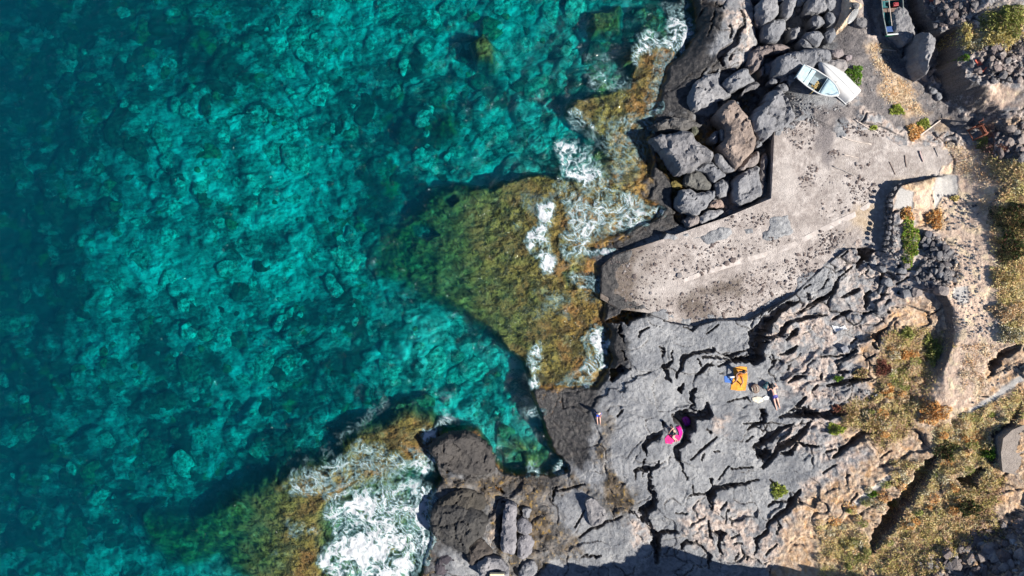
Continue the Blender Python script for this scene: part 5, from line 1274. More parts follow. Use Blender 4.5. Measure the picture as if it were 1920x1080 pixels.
bm = bmesh.new(); add_box(bm, (0, 0, .12), (.36, .5, .24), bev=.015); add_box(bm, (0, 0, .245), (.30, .44, .02)); o = bm_obj('fish_crate', bm, M_INNER, None); o.location = boat_pt(b0, 1.0, .02, .1); o.rotation_euler[2] = hd; tag(o, 'grey crate behind the thwart of the light blue dinghy', 'crate')

# ---- white boat lying keel up
hd = heading(1594, 191, 1530, 126)
b1 = empty('upturned_boat', on_ground(1600, 183), hd)
tag(b1, 'white boat turned keel up with speckled hull and square stern', 'boat', 'boats pulled up on the shore')
R = hull_sections(3.05, ((0, .62), (.3, .68), (.6, .62), (.8, .44), (.93, .2), (1, .03)), ((0, .02), (.5, .03), (1, .0)), ((0, .46), (.4, .5), (.8, .44), (.95, .30), (1, .1)), full=.8)
zz_ = max(gz(*(boat_pt(b1, k, 0, 0)).xy) for k in (.2, 1.0, 1.8, 2.6)); b1.location.z = zz_ + .02
bm = bmesh.new(); skin_rows(bm, R)
t = NT('scuffed_white'); f = t.noise(5, 5, .6, vec=t.obj())
cc = t.mix(t.ramp(t.noise(2.2, 3, .5, vec=t.obj()), .68, .74), (.55, .545, .53), (.24, .23, .22))
M_SCUFF = t.done(t.mix(t.ramp(f, .35, .6, .5, 0), cc, (.50, .49, .47)), .5)
h1_ = bm_obj('hull', bm, M_SCUFF, b1, True)
bm = bmesh.new(); add_tube(bm, [r[9] + Vector((0, 0, .015)) for r in R], .022, 6); bm_obj('keel_strip', bm, M_WHITE, h1_, True)
bm = bmesh.new(); add_tube(bm, [R[0][0], R[0][3], R[0][9], R[0][15], R[0][18]], .018, 6); bm_obj('stern_edge', bm, M_WOOD, h1_, True)
bm = bmesh.new(); gunwale(bm, R, .035); bm_obj('gunwale', bm, M_WHITE, b1, True)

# ---- dark green wooden boat, its paints darkened in place of missing shade
hd = heading(1664, 74, 1655, -60)
b2 = empty('fishing_boat', on_ground(1664, 72), hd)
tag(b2, 'old dark green wooden boat with green and white stern, lying in the shade', 'boat', 'boats pulled up on the shore')
R = hull_sections(4.6, ((0, .48), (.25, .62), (.55, .66), (.8, .48), (.93, .22), (1, .03)), ((0, .66), (.5, .62), (1, .9)), ((0, .06), (.7, .03), (.92, .14), (1, .6)))
b2.location.z = max(gz(*(boat_pt(b2, k, 0, 0)).xy) for k in (.2, 1.0, 2, 3)) + .03
bm = bmesh.new(); skin_rows(bm, R); bm_obj('hull', bm, M_DKGREEN, b2, True)
bm = bmesh.new(); Ri = [[Vector((p.x + (.05 if i == 0 else -.01), p.y * .93, p.z * .96 + .035)) for p in r] for i, r in enumerate(R)]; skin_rows(bm, Ri); bm_obj('inner_shell', bm, M_TEAL, b2, True)
bm = bmesh.new(); gunwale(bm, R, .04); bm_obj('gunwale', bm, plain('shade_dark_rim_paint', (.16, .19, .18), .6, .4, 8), b2, True)
bm = bmesh.new(); add_box(bm, (-.035, 0, .52), (.05, .92, .26), bev=.01); sb2 = bm_obj('stern_board', bm, M_GREEN, b2)
bm = bmesh.new(); add_box(bm, (-.05, 0, .69), (.07, .98, .06), bev=.01); bm_obj('stern_cap', bm, M_WHITE, sb2)
bm = bmesh.new(); add_box(bm, (.32, 0, .55), (.34, 1.0, .05), bev=.01); bm_obj('stern_seat', bm, M_BLUEP, b2)
for x in (1.5, 2.2):
    bm = bmesh.new(); add_box(bm, (x, 0, .5), (.22, 1.2, .05), bev=.01); bm_obj('thwart', bm, M_DKWOOD, b2)
bm = bmesh.new(); deck(bm, R, 10, 18, .07); bm_obj('foredeck', bm, M_TEAL, b2, True)
bm = bmesh.new(); add_tube(bm, [(.5, .12, .62), (2.4, .25, .68)], .022, 8); add_box(bm, (2.55, .26, .68), (.42, .12, .02)); o = bm_obj('oar', bm, M_WOOD, None); o.location = b2.location; o.rotation_euler[2] = hd; tag(o, 'pale oar lying along the dark green boat', 'oar')
bm = bmesh.new(); add_box(bm, (0, 0, .17), (.22, .32, .34), bev=.03); add_tube(bm, [(0, .06, .34), (0, .06, .40)], .03, 8); o = bm_obj('fuel_can', bm, M_REDP, None); o.location = boat_pt(b2, 1.85, -.3, .14); o.rotation_euler[2] = hd; tag(o, 'red fuel can inside the dark green boat', 'can')
bm = bmesh.new(); add_box(bm, (0, 0, .14), (.40, .32, .28), bev=.02); o = bm_obj('fish_crate', bm, M_BLUEP, None); o.location = boat_pt(b2, 1.2, -.2, .12); o.rotation_euler[2] = hd + .2; tag(o, 'blue crate inside the dark green boat', 'crate')

# ---- beige tarpaulin and white board
def cloth(name, pts, mat, base, hump=.0, fold=.03, thick=.012, seed=1, parent=None, step=3.0):
    zc = np.mean([zat(p[0], p[1]) for p in pts])
    P = [G(p[0], p[1], zc) for p in pts]
    cx_, cy_ = np.mean([p[0] for p in P]), np.mean([p[1] for p in P])
    def zf(gx, gy):
        d = np.maximum(sdf(gx, gy, P), 0)
        g = lookup(Z, gx, gy)
        return g + base + hump * sstep(0, 14, d) + fold * (1 + fbm(gx * .10, gy * .10, seed, 3)) + fold * .6 * np.abs(perlin(gx * .22, gy * .09, seed + 3))
    o = cdt_sheet(name, P, step, zf, thick, mat, parent)
    return o
o = cloth('tarpaulin', L('B0', '215,-60 290,-60 310,20 390,75 350,110 320,125 275,210 215,290 165,325 145,285 190,180 210,90'), M_TARP, .05, .38, .07, .02, 21, step=2.4)
tag(o, 'crumpled beige tarpaulin heaped over gear near the top edge', 'tarpaulin')
a, b = W(1580, 52, zat(1585, 45)), W(1600, 22, zat(1595, 30))
bm = bmesh.new(); n_ = 14; pr = []
for i in range(n_ + 1):
    s = i / n_; w = .02 + .19 * math.sin(math.pi * min(1, s * 1.04)) ** .6
    pr.append([bm.verts.new((s * 1.25, w * k, .05 * (1 - abs(k)) + .02 * math.sin(s * 5))) for k in (-1, -.5, 0, .5, 1)])
for i in range(n_):
    for k in range(4): bm.faces.new((pr[i][k], pr[i][k + 1], pr[i + 1][k + 1], pr[i + 1][k]))
ext = bmesh.ops.solidify(bm, geom=bm.faces[:], thickness=.04)
o = bm_obj('board', bm, M_WHITE, None, True); o.location = (a.x, a.y, max(a.z, b.z) + .62); o.rotation_euler[2] = heading(1580, 52, 1600, 22); tag(o, 'narrow white board lying across the beige tarpaulin', 'board')

# ---- poles and planks lying about
def pole(pts, w_px, mat, label, name='driftwood_pole', cat='pole', flat=False):
    V3 = []
    for u, v in pts:
        q = on_ground(u, v); q.z = max(q.z, float(slab_zg(q.x / S + 960, 540 - q.y / S)) if sdf(np.array(q.x / S + 960), np.array(540 - q.y / S), SLAB_G) > 0 else -9) + w_px * S * .5
        V3.append(q)
    c0 = V3[0].copy(); bm = bmesh.new()
    fine = []
    for i in range(len(V3) - 1):
        for k in range(4): fine.append(V3[i].lerp(V3[i + 1], k / 4) - c0)
    fine.append(V3[-1] - c0)
    zm = [q.z for q in fine]; z0_, z1_ = zm[0], zm[-1]
    fine = [Vector((q.x, q.y, z0_ + (z1_ - z0_) * i / (len(fine) - 1) + .006 * math.sin(i * 2.1))) for i, q in enumerate(fine)]
    rd = w_px * S * .48
    add_tube(bm, fine, [rd * (1 - .35 * i / len(fine)) * (1 + .12 * math.sin(i * 1.7)) for i in range(len(fine))], 8)
    o = bm_obj(name, bm, mat, None, True); o.location = c0
    tag(o, label, cat, 'poles and planks lying about the slipway')
pole(L('B1', '935,195 1035,120 1130,50'), 3.4, M_WOOD, 'bleached plank leaning past the orange bush above the slipway', 'plank', 'plank')
pole(L('B1', '200,200 270,235 350,255 480,275'), 2.4, M_WOOD, 'bent bleached pole lying at the upper edge of the slipway')
pole(L('B1', '330,40 440,110 540,165'), 2.4, M_WOOD, 'straight bleached pole lying higher up than the bent one')
pole(L('B1', '220,372 290,388 360,405'), 2.0, M_WOOD, 'short pale stick on the slipway below the bent pole')
pole(L('B1', '120,480 220,520 330,575'), 2.2, plain('grey_wood', (.30, .27, .25), .85), 'grey weathered pole lying lowest on the slipway')
pole(L('B1', '1075,240 1130,200 1190,160'), 1.6, M_DKWOOD, 'thin dark stick beside the bleached plank')
pole(L('B0', '570,462 650,470 725,478'), 2.0, M_WOOD, 'thin white pole on the gravel below the dark green boat')
pole(L('B1', '650,440 680,500 705,560'), 1.4, M_DKWOOD, 'thin dark batten near the retaining wall')
pole(L('B1', '795,380 800,440 810,490'), 1.5, M_DKWOOD, 'short dark batten lying across the upper slipway')
pole(L('B1', '930,340 945,390 965,440'), 2.6, plain('pinkish_wood', (.42, .30, .28), .85), 'pinkish board lying on the upper slipway', 'plank', 'plank')
pole(L('B1', '1075,310 1090,350 1105,390'), 1.8, plain('grey_wood', (.30, .27, .25), .85), 'grey stick at the upper end of the slipway')

# ---- rusty winch
hd = 0.5
wz = on_ground(1832, 247)
wn_ = empty('boat_winch', wz, hd); tag(wn_, 'rusty iron winch frame at the foot of the rubble slope', 'winch')
for y in (-.34, .34):
    bm = bmesh.new(); add_tube(bm, [(-.45, y, -.06), (0, y * .8, .85)], .045, 6); add_tube(bm, [(.45, y, -.06), (0, y * .8, .85)], .045, 6); add_tube(bm, [(-.45, y, .03), (.45, y, .03)], .04, 6); bm_obj('side_frame', bm, M_RUST, wn_, True)
bm = bmesh.new(); add_tube(bm, [(0, -.36, .62), (0, .36, .62)], [.13, .13], 12); dr_ = bm_obj('drum', bm, M_RUST, wn_, True)
for y in (-.28, .28):
    bm = bmesh.new(); add_tube(bm, [(0, y - .02, .62), (0, y + .02, .62)], .22, 14); bm_obj('flange', bm, M_RUST, dr_, True)
bm = bmesh.new(); add_tube(bm, [(0, .36, .62), (0, .52, .62), (.25, .52, .75), (.25, .66, .75)], .025, 6); bm_obj('crank', bm, M_RUST, wn_, True)
for x, z in ((0, .85), (-.45, .03), (.45, .03)):
    bm = bmesh.new(); add_tube(bm, [(x, -.33, z), (x, .33, z)], .04, 6); bm_obj('crossbar', bm, M_RUST, wn_, True)

# ---- red rags up on the slope, white rag and block on the rocks
for key, txt, lb in (('B0', '1450,565 1480,560 1545,650 1530,690 1490,640', 'faded red cloth strip caught on the clinker slope'), ('B0', '1005,-10 1060,-10 1070,15 1030,25', 'small faded red cloth on the rocks at the top edge')):
    tag(cloth('cloth_scrap', L(key, txt), M_REDCLOTH, .03, .04, .04, .012, 33, step=2.5), lb, 'cloth')
tag(cloth('rag', L('B2', '125,890 200,905 235,890 255,925 200,930 150,955'), M_WHCLOTH, .02, .06, .03, .012, 35, step=2.2), 'crumpled white rag on the bare rock shelf', 'rag')
q = W(932, 1080, 1.9); bm = bmesh.new(); add_box(bm, (0, 0, .16), (.90, .5, .32), bev=.02); add_box(bm, (0, 0, .325), (.8, .4, .02)); o = bm_obj('storage_box', bm, plain('cream_plastic', (.62, .55, .36), .6, .08), None); o.location = (q.x, q.y - .05, 1.80); tag(o, 'pale cream box on the grey rock at the bottom edge', 'box')

# ---- retaining wall of rough stones along the foot of the terrace
rw = empty('retaining_wall', on_ground(1660, 420)); tag(rw, 'dry stone retaining wall in shadow beside the upper slipway', 'wall')
edge_pts = [Vector(G(u, v, 4.15 - max(0, u - 1690) * .0055)) for u, v in SLAB_E]
WST = [stone_mesh('wall_stone', 1200 + k, 1, MAT_BOULDER, tt, .8) for k, tt in enumerate([(.7, .66, .64), (.55, .52, .52), (.85, .78, .72), (.62, .6, .62)])]
for i in range(len(edge_pts) - 1):
    a, b = edge_pts[i], edge_pts[i + 1]; n_ = max(1, int((b - a).length * S / .30))
    for k in range(n_):
        p = a.lerp(b, (k + .5) / n_); x, y = (p.x - 960) * S, (540 - p.y) * S
        nrm = Vector((-(b - a).y, (b - a).x)).normalized()
        zb_, zt_ = float(slab_zg(p.x, p.y)), 4.0 - max(0, (p.x - 1620)) * .006
        nc = max(1, int((zt_ - zb_) / .27))
        for c_ in range(nc):
            if (i * 31 + k * 7 + c_) % 11 == 10: continue
            z = zb_ + (zt_ - zb_) * (c_ + .5) / nc
            put('stone', random.choice(WST), Vector((x + random.uniform(-.05, .05), y + random.uniform(-.05, .05), z)) - rw.location, (random.uniform(-.3, .3), random.uniform(-.3, .3), random.uniform(0, 6.28)), (.16, .15, .16), rw)
# ------------------------------------------------------------------ people: one skinned body each
def skin_mat(name, col):
    return plain(name, col, .55, .08, 10, .002)
M_SKIN_A = skin_mat('skin_fair', (.56, .33, .25)); M_SKIN_B = skin_mat('skin_tan', (.42, .22, .14)); M_HAIR = plain('dark_hair', (.012, .010, .010), .5, .3, 30); M_FAIRHAIR = plain('fair_hair', (.60, .52, .38), .6, .2, 30); M_NAVY = plain('navy_swimwear', (.03, .03, .22), .6); M_BLUESHIRT = plain('blue_shirt', (.02, .10, .55), .8); M_ORSWIM = plain('orange_swimwear', (.60, .20, .03), .6); M_EYE = plain('eye', (.02, .015, .012), .3)
M_SHORTS = plain('red_shorts', (.40, .10, .12), .8); M_DARKSW = plain('black_swimwear', (.02, .018, .02), .6)

def body(name, J, mat, root, k=1.0):
    """J: joints in the figure's own axes; returns the finished body mesh object"""
    vs_, es_, rd = [], [], []
    def v(p, r): vs_.append(Vector(p)); rd.append(r * k); return len(vs_) - 1
    def e(a, b): es_.append((a, b))
    def chain(start, items):
        prev = start
        for p, r in items:
            i = v(p, r); e(prev, i); prev = i
        return prev
    pel = v(J['pelvis'], .125)
    mid = lambda a, b, t_=.5: Vector(J[a]).lerp(Vector(J[b]), t_)
    ch = chain(pel, [(mid('pelvis', 'chest'), .110), (J['chest'], .125)])
    nk = chain(ch, [(J['neck'], .058)])
    hd_ = Vector(J['head']); nkv = Vector(J['neck']); ax = (hd_ - nkv).normalized()
    face = Vector(J['face']).normalized(); side = ax.cross(face).normalized()
    h1 = chain(nk, [(hd_ - ax * .055 + face * .012, .078), (hd_ + ax * .015, .092), (hd_ + ax * .07, .070)])
    hm = h1 - 1
    chain(hm, [(hd_ + face * .095 - ax * .01, .022), (hd_ + face * .115 - ax * .022, .010)])       # nose
    for s_ in (-1, 1): chain(hm, [(hd_ + side * s_ * .098, .016)])                                # ears
    for sd_ in 'LR':
        sh = chain(ch, [(J['sh' + sd_], .062)])
        el = chain(sh, [(mid('sh' + sd_, 'el' + sd_), .048), (J['el' + sd_], .040)])
        wr = chain(el, [(mid('el' + sd_, 'wr' + sd_), .037), (J['wr' + sd_], .027)])
        d = (Vector(J['wr' + sd_]) - Vector(J['el' + sd_])).normalized()
        lat = d.cross(Vector((0, 0, 1)));  lat = lat.normalized() if lat.length > .1 else Vector((1, 0, 0))
        pal = chain(wr, [(Vector(J['wr' + sd_]) + d * .075, .030)])
        dn = Vector((0, 0, -1))
        for q, (of, ln) in enumerate(((-.030, .066), (-.010, .080), (.010, .076), (.030, .058))):
            b_ = Vector(J['wr' + sd_]) + d * .09 + lat * of
            chain(pal, [(b_, .010), (b_ + d * ln * .6 + dn * .006, .009), (b_ + d * ln + dn * .02, .007)])
        tb = Vector(J['wr' + sd_]) + d * .04 + lat * (.035 if sd_ == 'L' else -.035)
        chain(wr, [(tb, .012), (tb + d * .035 + lat * (.02 if sd_ == 'L' else -.02), .009)])
        hp = chain(pel, [(J['hp' + sd_], .095)])
        kn = chain(hp, [(mid('hp' + sd_, 'kn' + sd_), .080), (J['kn' + sd_], .056)])
        an = chain(kn, [(mid('kn' + sd_, 'an' + sd_, .35), .058), (mid('kn' + sd_, 'an' + sd_, .75), .042), (J['an' + sd_], .036)])
        chain(an, [(Vector(J['an' + sd_]).lerp(Vector(J['to' + sd_]), .55), .034), (J['to' + sd_], .024)])
    me = bpy.data.meshes.new(name); me.from_pydata([p * k for p in vs_], es_, [])
    o = bpy.data.objects.new(name, me); COL.objects.link(o)
    md = o.modifiers.new('skin', 'SKIN'); md.use_smooth_shade = True
    sv = me.skin_vertices[0].data
    for i, r in enumerate(rd): sv[i].radius = (r, r)
    for i in range(len(rd)): sv[i].use_root = (i == 0)
    o.modifiers.new('sub', 'SUBSURF').levels = 1; o.modifiers['sub'].render_levels = 1
    dg = bpy.context.evaluated_depsgraph_get()
    nm = bpy.data.meshes.new_from_object(o.evaluated_get(dg))
    o.modifiers.clear(); o.data = nm
    nm.materials.clear(); nm.materials.append(mat)
    for f in nm.polygons: f.use_smooth = True
    o.parent = root
    # eyes
    bm = bmesh.new()
    for s_ in (-1, 1):
        r_ = bmesh.ops.create_icosphere(bm, subdivisions=1, radius=.013 * k)
        bmesh.ops.translate(bm, verts=r_['verts'], vec=(hd_ + face * .084 + side * s_ * .034 + ax * .012) * k)
    bm_obj('eyes', bm, M_EYE, o)
    return o

def garment(name, bo, J, test, mat, root, off=.014, k=1.0):
    """the piece of the body surface that passes the test, pushed out a little"""
    bm = bmesh.new(); bm.from_mesh(bo.data); bm.normal_update()
    kill = [f for f in bm.faces if not test(f.calc_center_median() / k)]
    bmesh.ops.delete(bm, geom=kill, context='FACES')
    bm.normal_update()
    for v_ in bm.verts: v_.co += v_.normal * off * k
    return bm_obj(name, bm, mat, root, True)

def hair(bo_root, J, mat, length=.1, k=1.0, spread=.02):
    hd_ = Vector(J['head']); ax = (hd_ - Vector(J['neck'])).normalized(); face = Vector(J['face']).normalized()
    bm = bmesh.new(); r_ = bmesh.ops.create_icosphere(bm, subdivisions=3, radius=1)
    for v_ in bm.verts:
        d = v_.co.copy(); a_ = d.dot(face)
        rad = .118 if a_ < .45 else .07
        p = hd_ + d * rad - face * .012
        dn = max(0, -d.dot(ax)) * max(0, .5 - a_)
        p -= ax * length * dn; p += d * spread * math.sin(d.x * 9 + d.z * 7) * .4
        v_.co = p * k
    return bm_obj('hair', bm, mat, bo_root, True)

def between(p, a, b, r, t0=-.1, t1=1.1):
    a, b = Vector(a), Vector(b); ab = b - a; t_ = (p - a).dot(ab) / ab.length_squared
    return t0 <= t_ <= t1 and (p - (a + ab * t_)).length < r

# local axes: +X to the figure's left, +Y towards the head, +Z up
PRONE = dict(pelvis=(0, 0, .14), chest=(0, .42, .16), neck=(0, .62, .17), head=(.0, .75, .15), face=(.8, .1, -.6), shL=(.19, .55, .14), elL=(.36, .42, .06), wrL=(.28, .66, .05), shR=(-.19, .55, .14), elR=(-.36, .42, .06), wrR=(-.28, .66, .05),
             hpL=(.10, -.06, .13), knL=(.12, -.50, .09), anL=(.13, -.90, .07), toL=(.14, -1.05, .03), hpR=(-.10, -.06, .13), knR=(-.11, -.50, .09), anR=(-.10, -.90, .07), toR=(-.10, -1.05, .03))
SITKNEE = dict(pelvis=(0, 0, .13), chest=(0, .20, .50), neck=(0, .25, .70), head=(0, .24, .86), face=(0, -.9, -.35), shL=(.19, .22, .60), elL=(.34, .30, .34), wrL=(.36, .36, .08), shR=(-.19, .22, .60), elR=(-.30, -.02, .42), wrR=(-.24, -.26, .46),
               hpL=(.10, -.05, .13), knL=(.22, -.42, .44), anL=(.26, -.62, .07), toL=(.30, -.80, .04), hpR=(-.10, -.05, .13), knR=(-.22, -.36, .48), anR=(-.24, -.60, .07), toR=(-.28, -.78, .04))
SITOUT = dict(pelvis=(0, 0, .13), chest=(0, .14, .53), neck=(0, .17, .74), head=(0, .15, .90), face=(0, -1, -.25), shL=(.18, .15, .64), elL=(.26, .12, .40), wrL=(.22, -.12, .30), shR=(-.18, .15, .64), elR=(-.27, .18, .40), wrR=(-.30, .22, .10),
              hpL=(.10, -.06, .13), knL=(.13, -.48, .22), anL=(.12, -.86, .08), toL=(.13, -.94, .20), hpR=(-.10, -.06, .13), knR=(-.12, -.48, .16), anR=(-.11, -.88, .07), toR=(-.12, -.95, .20))
SIDE = dict(pelvis=(0, 0, .16), chest=(.06, .36, .26), neck=(.08, .55, .36), head=(.09, .68, .44), face=(-.7, -.2, -.3), shL=(.10, .44, .42), elL=(-.16, .36, .32), wrL=(-.34, .24, .10), shR=(.02, .48, .16), elR=(-.20, .66, .07), wrR=(-.30, .44, .06),
            hpL=(.02, -.06, .22), knL=(-.36, -.16, .16), anL=(-.34, -.54, .09), toL=(-.46, -.62, .07), hpR=(0, -.06, .12), knR=(-.30, -.26, .09), anR=(-.22, -.64, .07), toR=(-.34, -.72, .05))

def place_person(J, u, v, head_uv, label, skin, k=1.0, dz=.0):
    a = heading(u, v, *head_uv) - math.pi / 2
    loc = on_ground(u, v)
    zs_ = [gz(loc.x + (x * math.cos(a) - y * math.sin(a)) * k, loc.y + (x * math.sin(a) + y * math.cos(a)) * k) for x, y, z in (J['pelvis'], J['knL'], J['knR'], J['anL'], J['anR'], J['chest'])]
    loc.z = float(np.mean(sorted(zs_)[2:5])) + dz
    r = empty('person', loc, a); tag(r, label, 'person')
    return r, body('body', J, skin, r, k)

# towels and bags first, then the people on them
tag(cloth('towel', L('A3', '1115,210 1185,195 1240,200 1245,300 1225,420 1165,422 1090,412 1100,350 1120,300'), M_ORANGE, .012, .0, .018, .012, 41, step=2.2), 'orange beach towel spread on the rocks under the seated bather', 'towel')
tag(cloth('mat', L('A3', '1030,290 1060,280 1105,300 1100,350 1035,345'), M_BLUE, .012, 0, .012, .01, 43, step=2.0), 'blue mat at the side of the orange towel', 'mat')
tag(cloth('shirt', L('A3', '1062,285 1125,280 1122,300 1085,300 1078,312 1068,308'), M_WHCLOTH, .06, .03, .015, .012, 45, step=1.8), 'white shirt dropped on the blue mat', 'shirt')
tag(cloth('towel', L('A3', '475,870 500,840 590,835 628,850 606,888 545,905 535,922 478,915'), M_PINK, .012, 0, .02, .012, 47, step=2.0), 'bright pink towel in the crack of the rocks', 'towel')
tag(cloth('wrap', L('A3', '575,762 612,750 630,775 636,820 620,862 604,838 598,800'), M_MAGENTA, .05, .08, .03, .012, 49, step=2.0), 'magenta wrap bunched on the upper end of the pink towel', 'wrap')
tag(cloth('cloth_scrap', L('A3', '622,780 660,795 690,800 670,815 635,812'), plain('lavender_cloth', (.36, .36, .52), .85), .02, .03, .02, .01, 51, step=1.8), 'lavender cloth between the pink towel and the purple bag', 'cloth')
tag(cloth('mat', L('A3', '1290,490 1340,475 1395,490 1390,520 1350,540 1295,515'), M_CREAM, .03, .14, .02, .012, 53, step=2.0), 'rolled cream mat lying above a thin crack', 'mat')
tag(cloth('rag', L('A3', '1392,485 1420,468 1450,480 1440,505 1405,512'), M_WHCLOTH, .02, .05, .03, .01, 55, step=1.8), 'white cloth beside the rolled cream mat', 'cloth')

def bag(u, v, rpx, mat, label, name='bag', strap=None, h=.32, seed=3):
    loc = on_ground(u, v); r = rpx * S * .93
    root = empty(name, loc, seed); tag(root, label, 'bag')
    bm = bmesh.new(); bmesh.ops.create_icosphere(bm, subdivisions=3, radius=1)
    for q in bm.verts:
        d = q.co.copy(); n_ = .12 * math.sin(d.x * 6 + seed) * math.sin(d.y * 5) + .06 * math.sin(d.z * 11 + d.x * 4)
        sq = lambda t_: math.copysign(abs(t_) ** .7, t_)
        q.co = Vector((sq(d.x) * r * 1.15, sq(d.y) * r * .85, h * .5 + sq(d.z) * h * .5)) * (1 + n_ * .5)
    sk_ = bm_obj('sack', bm, mat, root, True)
    bm = bmesh.new(); add_tube(bm, [(-r * .8, -.02, h * .8), (-r * .5, .05, h * 1.2), (0, .08, h * 1.28), (r * .5, .05, h * 1.2), (r * .8, -.02, h * .8)], .018, 6); bm_obj('strap', bm, strap or mat, sk_, True)
    bm = bmesh.new(); add_box(bm, (0, -r * .8, h * .45), (r * 1.1, .06, h * .5), bev=.02); bm_obj('pocket', bm, strap or mat, sk_)
    return root
bag(1286, 789, 8.5, M_PURPLE, 'purple backpack in the shade of the rock crack', 'backpack', M_MAGENTA, .34, 2)
bag(1416, 728, 8.0, M_BROWNBAG, 'brown canvas beach bag between the two sunbathers', 'beach_bag', M_CREAM, .22, 5)
bag(1436, 722, 6.5, plain('teal_nylon', (.01, .07, .09), .6), 'dark teal bag beside the head of the sunbather lying face down', 'beach_bag', M_BLACK, .24, 7)

r, bo = place_person(PRONE, 1451, 741, (1446, 722), 'person in navy swimwear lying face down on the bare rock', M_SKIN_A, .92)
garment('swim_briefs', bo, PRONE, lambda p: -.17 < p.y < .05 and abs(p.x) < .26, M_NAVY, r, .012, .92)
garment('bikini_band', bo, PRONE, lambda p: .36 < p.y < .41 and abs(p.x) < .19, M_NAVY, r, .010, .92)
hair(r, PRONE, M_HAIR, .22, .92)
r, bo = place_person(SITKNEE, 1386, 702, (1389, 690), 'person with dark hair and orange swimwear sitting on the orange towel', M_SKIN_B, .95, .03)
garment('swimsuit', bo, SITKNEE, lambda p: between(p, SITKNEE['pelvis'], SITKNEE['chest'], .24, -.35, 1.0), M_ORSWIM, r, .012, .95)
hair(r, SITKNEE, M_HAIR, .30, .95)
r, bo = place_person(SIDE, 1264, 810, (1256, 800), 'person with dark hair reclining on the pink towel', M_SKIN_A, .80, .05)
garment('swim_briefs', bo, SIDE, lambda p: between(p, SIDE['pelvis'], SIDE['chest'], .22, -.35, .18), M_DARKSW, r, .012, .80)
garment('swim_top', bo, SIDE, lambda p: between(p, SIDE['pelvis'], SIDE['chest'], .2, .72, .98), M_DARKSW, r, .012, .80)
hair(r, SIDE, M_HAIR, .28, .80)
r, bo = place_person(SITOUT, 1121, 776, (1120, 764), 'child in a blue shirt sitting at the edge of the wet rock', M_SKIN_A, .72)
garment('shirt', bo, SITOUT, lambda p: between(p, SITOUT['pelvis'], SITOUT['chest'], .26, -.05, 1.25) or between(p, SITOUT['shL'], SITOUT['elL'], .09, 0, .6) or between(p, SITOUT['shR'], SITOUT['elR'], .09, 0, .6), M_BLUESHIRT, r, .018, .72)
garment('shorts', bo, SITOUT, lambda p: between(p, SITOUT['hpL'], SITOUT['knL'], .15, -.5, .55) or between(p, SITOUT['hpR'], SITOUT['knR'], .15, -.5, .55), M_SHORTS, r, .014, .72)
hair(r, SITOUT, M_FAIRHAIR, .05, .72)
# ------------------------------------------------------------------ plants
def leaf_mat(name):
    t = NT(name)
    col = t.attr('col')[4]
    return t.done(col, .75, None, Specular_IOR_Level=.2)
M_LEAF = leaf_mat('foliage'); M_STEM = plain('stem', (.16, .10, .06), .85, .3, 20)
PAL = {
 'green': [(.10, .22, .02), (.16, .30, .03), (.06, .15, .015), (.22, .34, .05)], 'hedge': [(.13, .24, .02), (.20, .32, .04), (.09, .17, .015), (.30, .36, .07), (.36, .26, .10)],
 'orange': [(.50, .22, .06), (.58, .32, .12), (.40, .17, .05), (.62, .42, .20)], 'olive': [(.20, .23, .05), (.27, .28, .08), (.14, .16, .035), (.33, .31, .12)],
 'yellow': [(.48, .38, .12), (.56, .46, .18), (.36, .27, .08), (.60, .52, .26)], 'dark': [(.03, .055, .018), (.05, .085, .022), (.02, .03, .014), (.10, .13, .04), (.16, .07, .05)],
 'rose': [(.34, .17, .14), (.44, .25, .20), (.26, .13, .11), (.30, .24, .12)], 'lime': [(.28, .34, .05), (.38, .40, .10), (.18, .24, .03)], 'pale': [(.46, .38, .22), (.56, .48, .32), (.66, .60, .46), (.30, .26, .12)],
 'dry': [(.60, .43, .22), (.66, .51, .29), (.50, .33, .17), (.46, .37, .15), (.34, .31, .10), (.54, .43, .18), (.56, .34, .18)], 'scrub': [(.36, .31, .10), (.44, .36, .13), (.27, .24, .07), (.54, .42, .20), (.44, .26, .17), (.24, .16, .11), (.50, .33, .20)],
 'tan': [(.56, .42, .27), (.64, .50, .33), (.48, .34, .20), (.52, .30, .14)], 'redbrown': [(.26, .09, .06), (.20, .08, .06), (.34, .16, .10)],
}
def leaves_mesh(name, C, D, ln, wd, cols, mat, parent=None):
    """C base points, D unit directions, lengths, widths, colours -> bent blades"""
    n = len(C)
    up = np.array([0, 0, 1.0]); sd = np.cross(D, up); nn = np.linalg.norm(sd, axis=1, keepdims=True)
    sd = np.where(nn > 1e-3, sd / np.maximum(nn, 1e-3), np.array([1.0, 0, 0]))
    roll = rng.uniform(0, 2 * np.pi, (n, 1)); bn = np.cross(sd, D); sd = sd * np.cos(roll) + bn * np.sin(roll)
    m = C + D * (ln * .55)[:, None]; tip = C + D * ln[:, None] + np.array([0, 0, -1.0]) * (ln * .22)[:, None]
    w = wd[:, None] * .5
    V = np.stack([C - sd * w * .6, C + sd * w * .6, m + sd * w, m - sd * w, tip], 1).reshape(-1, 3)
    b = np.arange(n)[:, None] * 5
    F = np.concatenate([b + np.array([0, 1, 2, 3]), b + np.array([3, 2, 4])], 1).ravel()
    T = np.tile([4, 3], n)
    A = np.repeat(np.c_[cols, np.ones(n)], 5, 0)
    return mesh_from(name, V, F, T, mat, parent, smooth=False, attrs={'col': A})
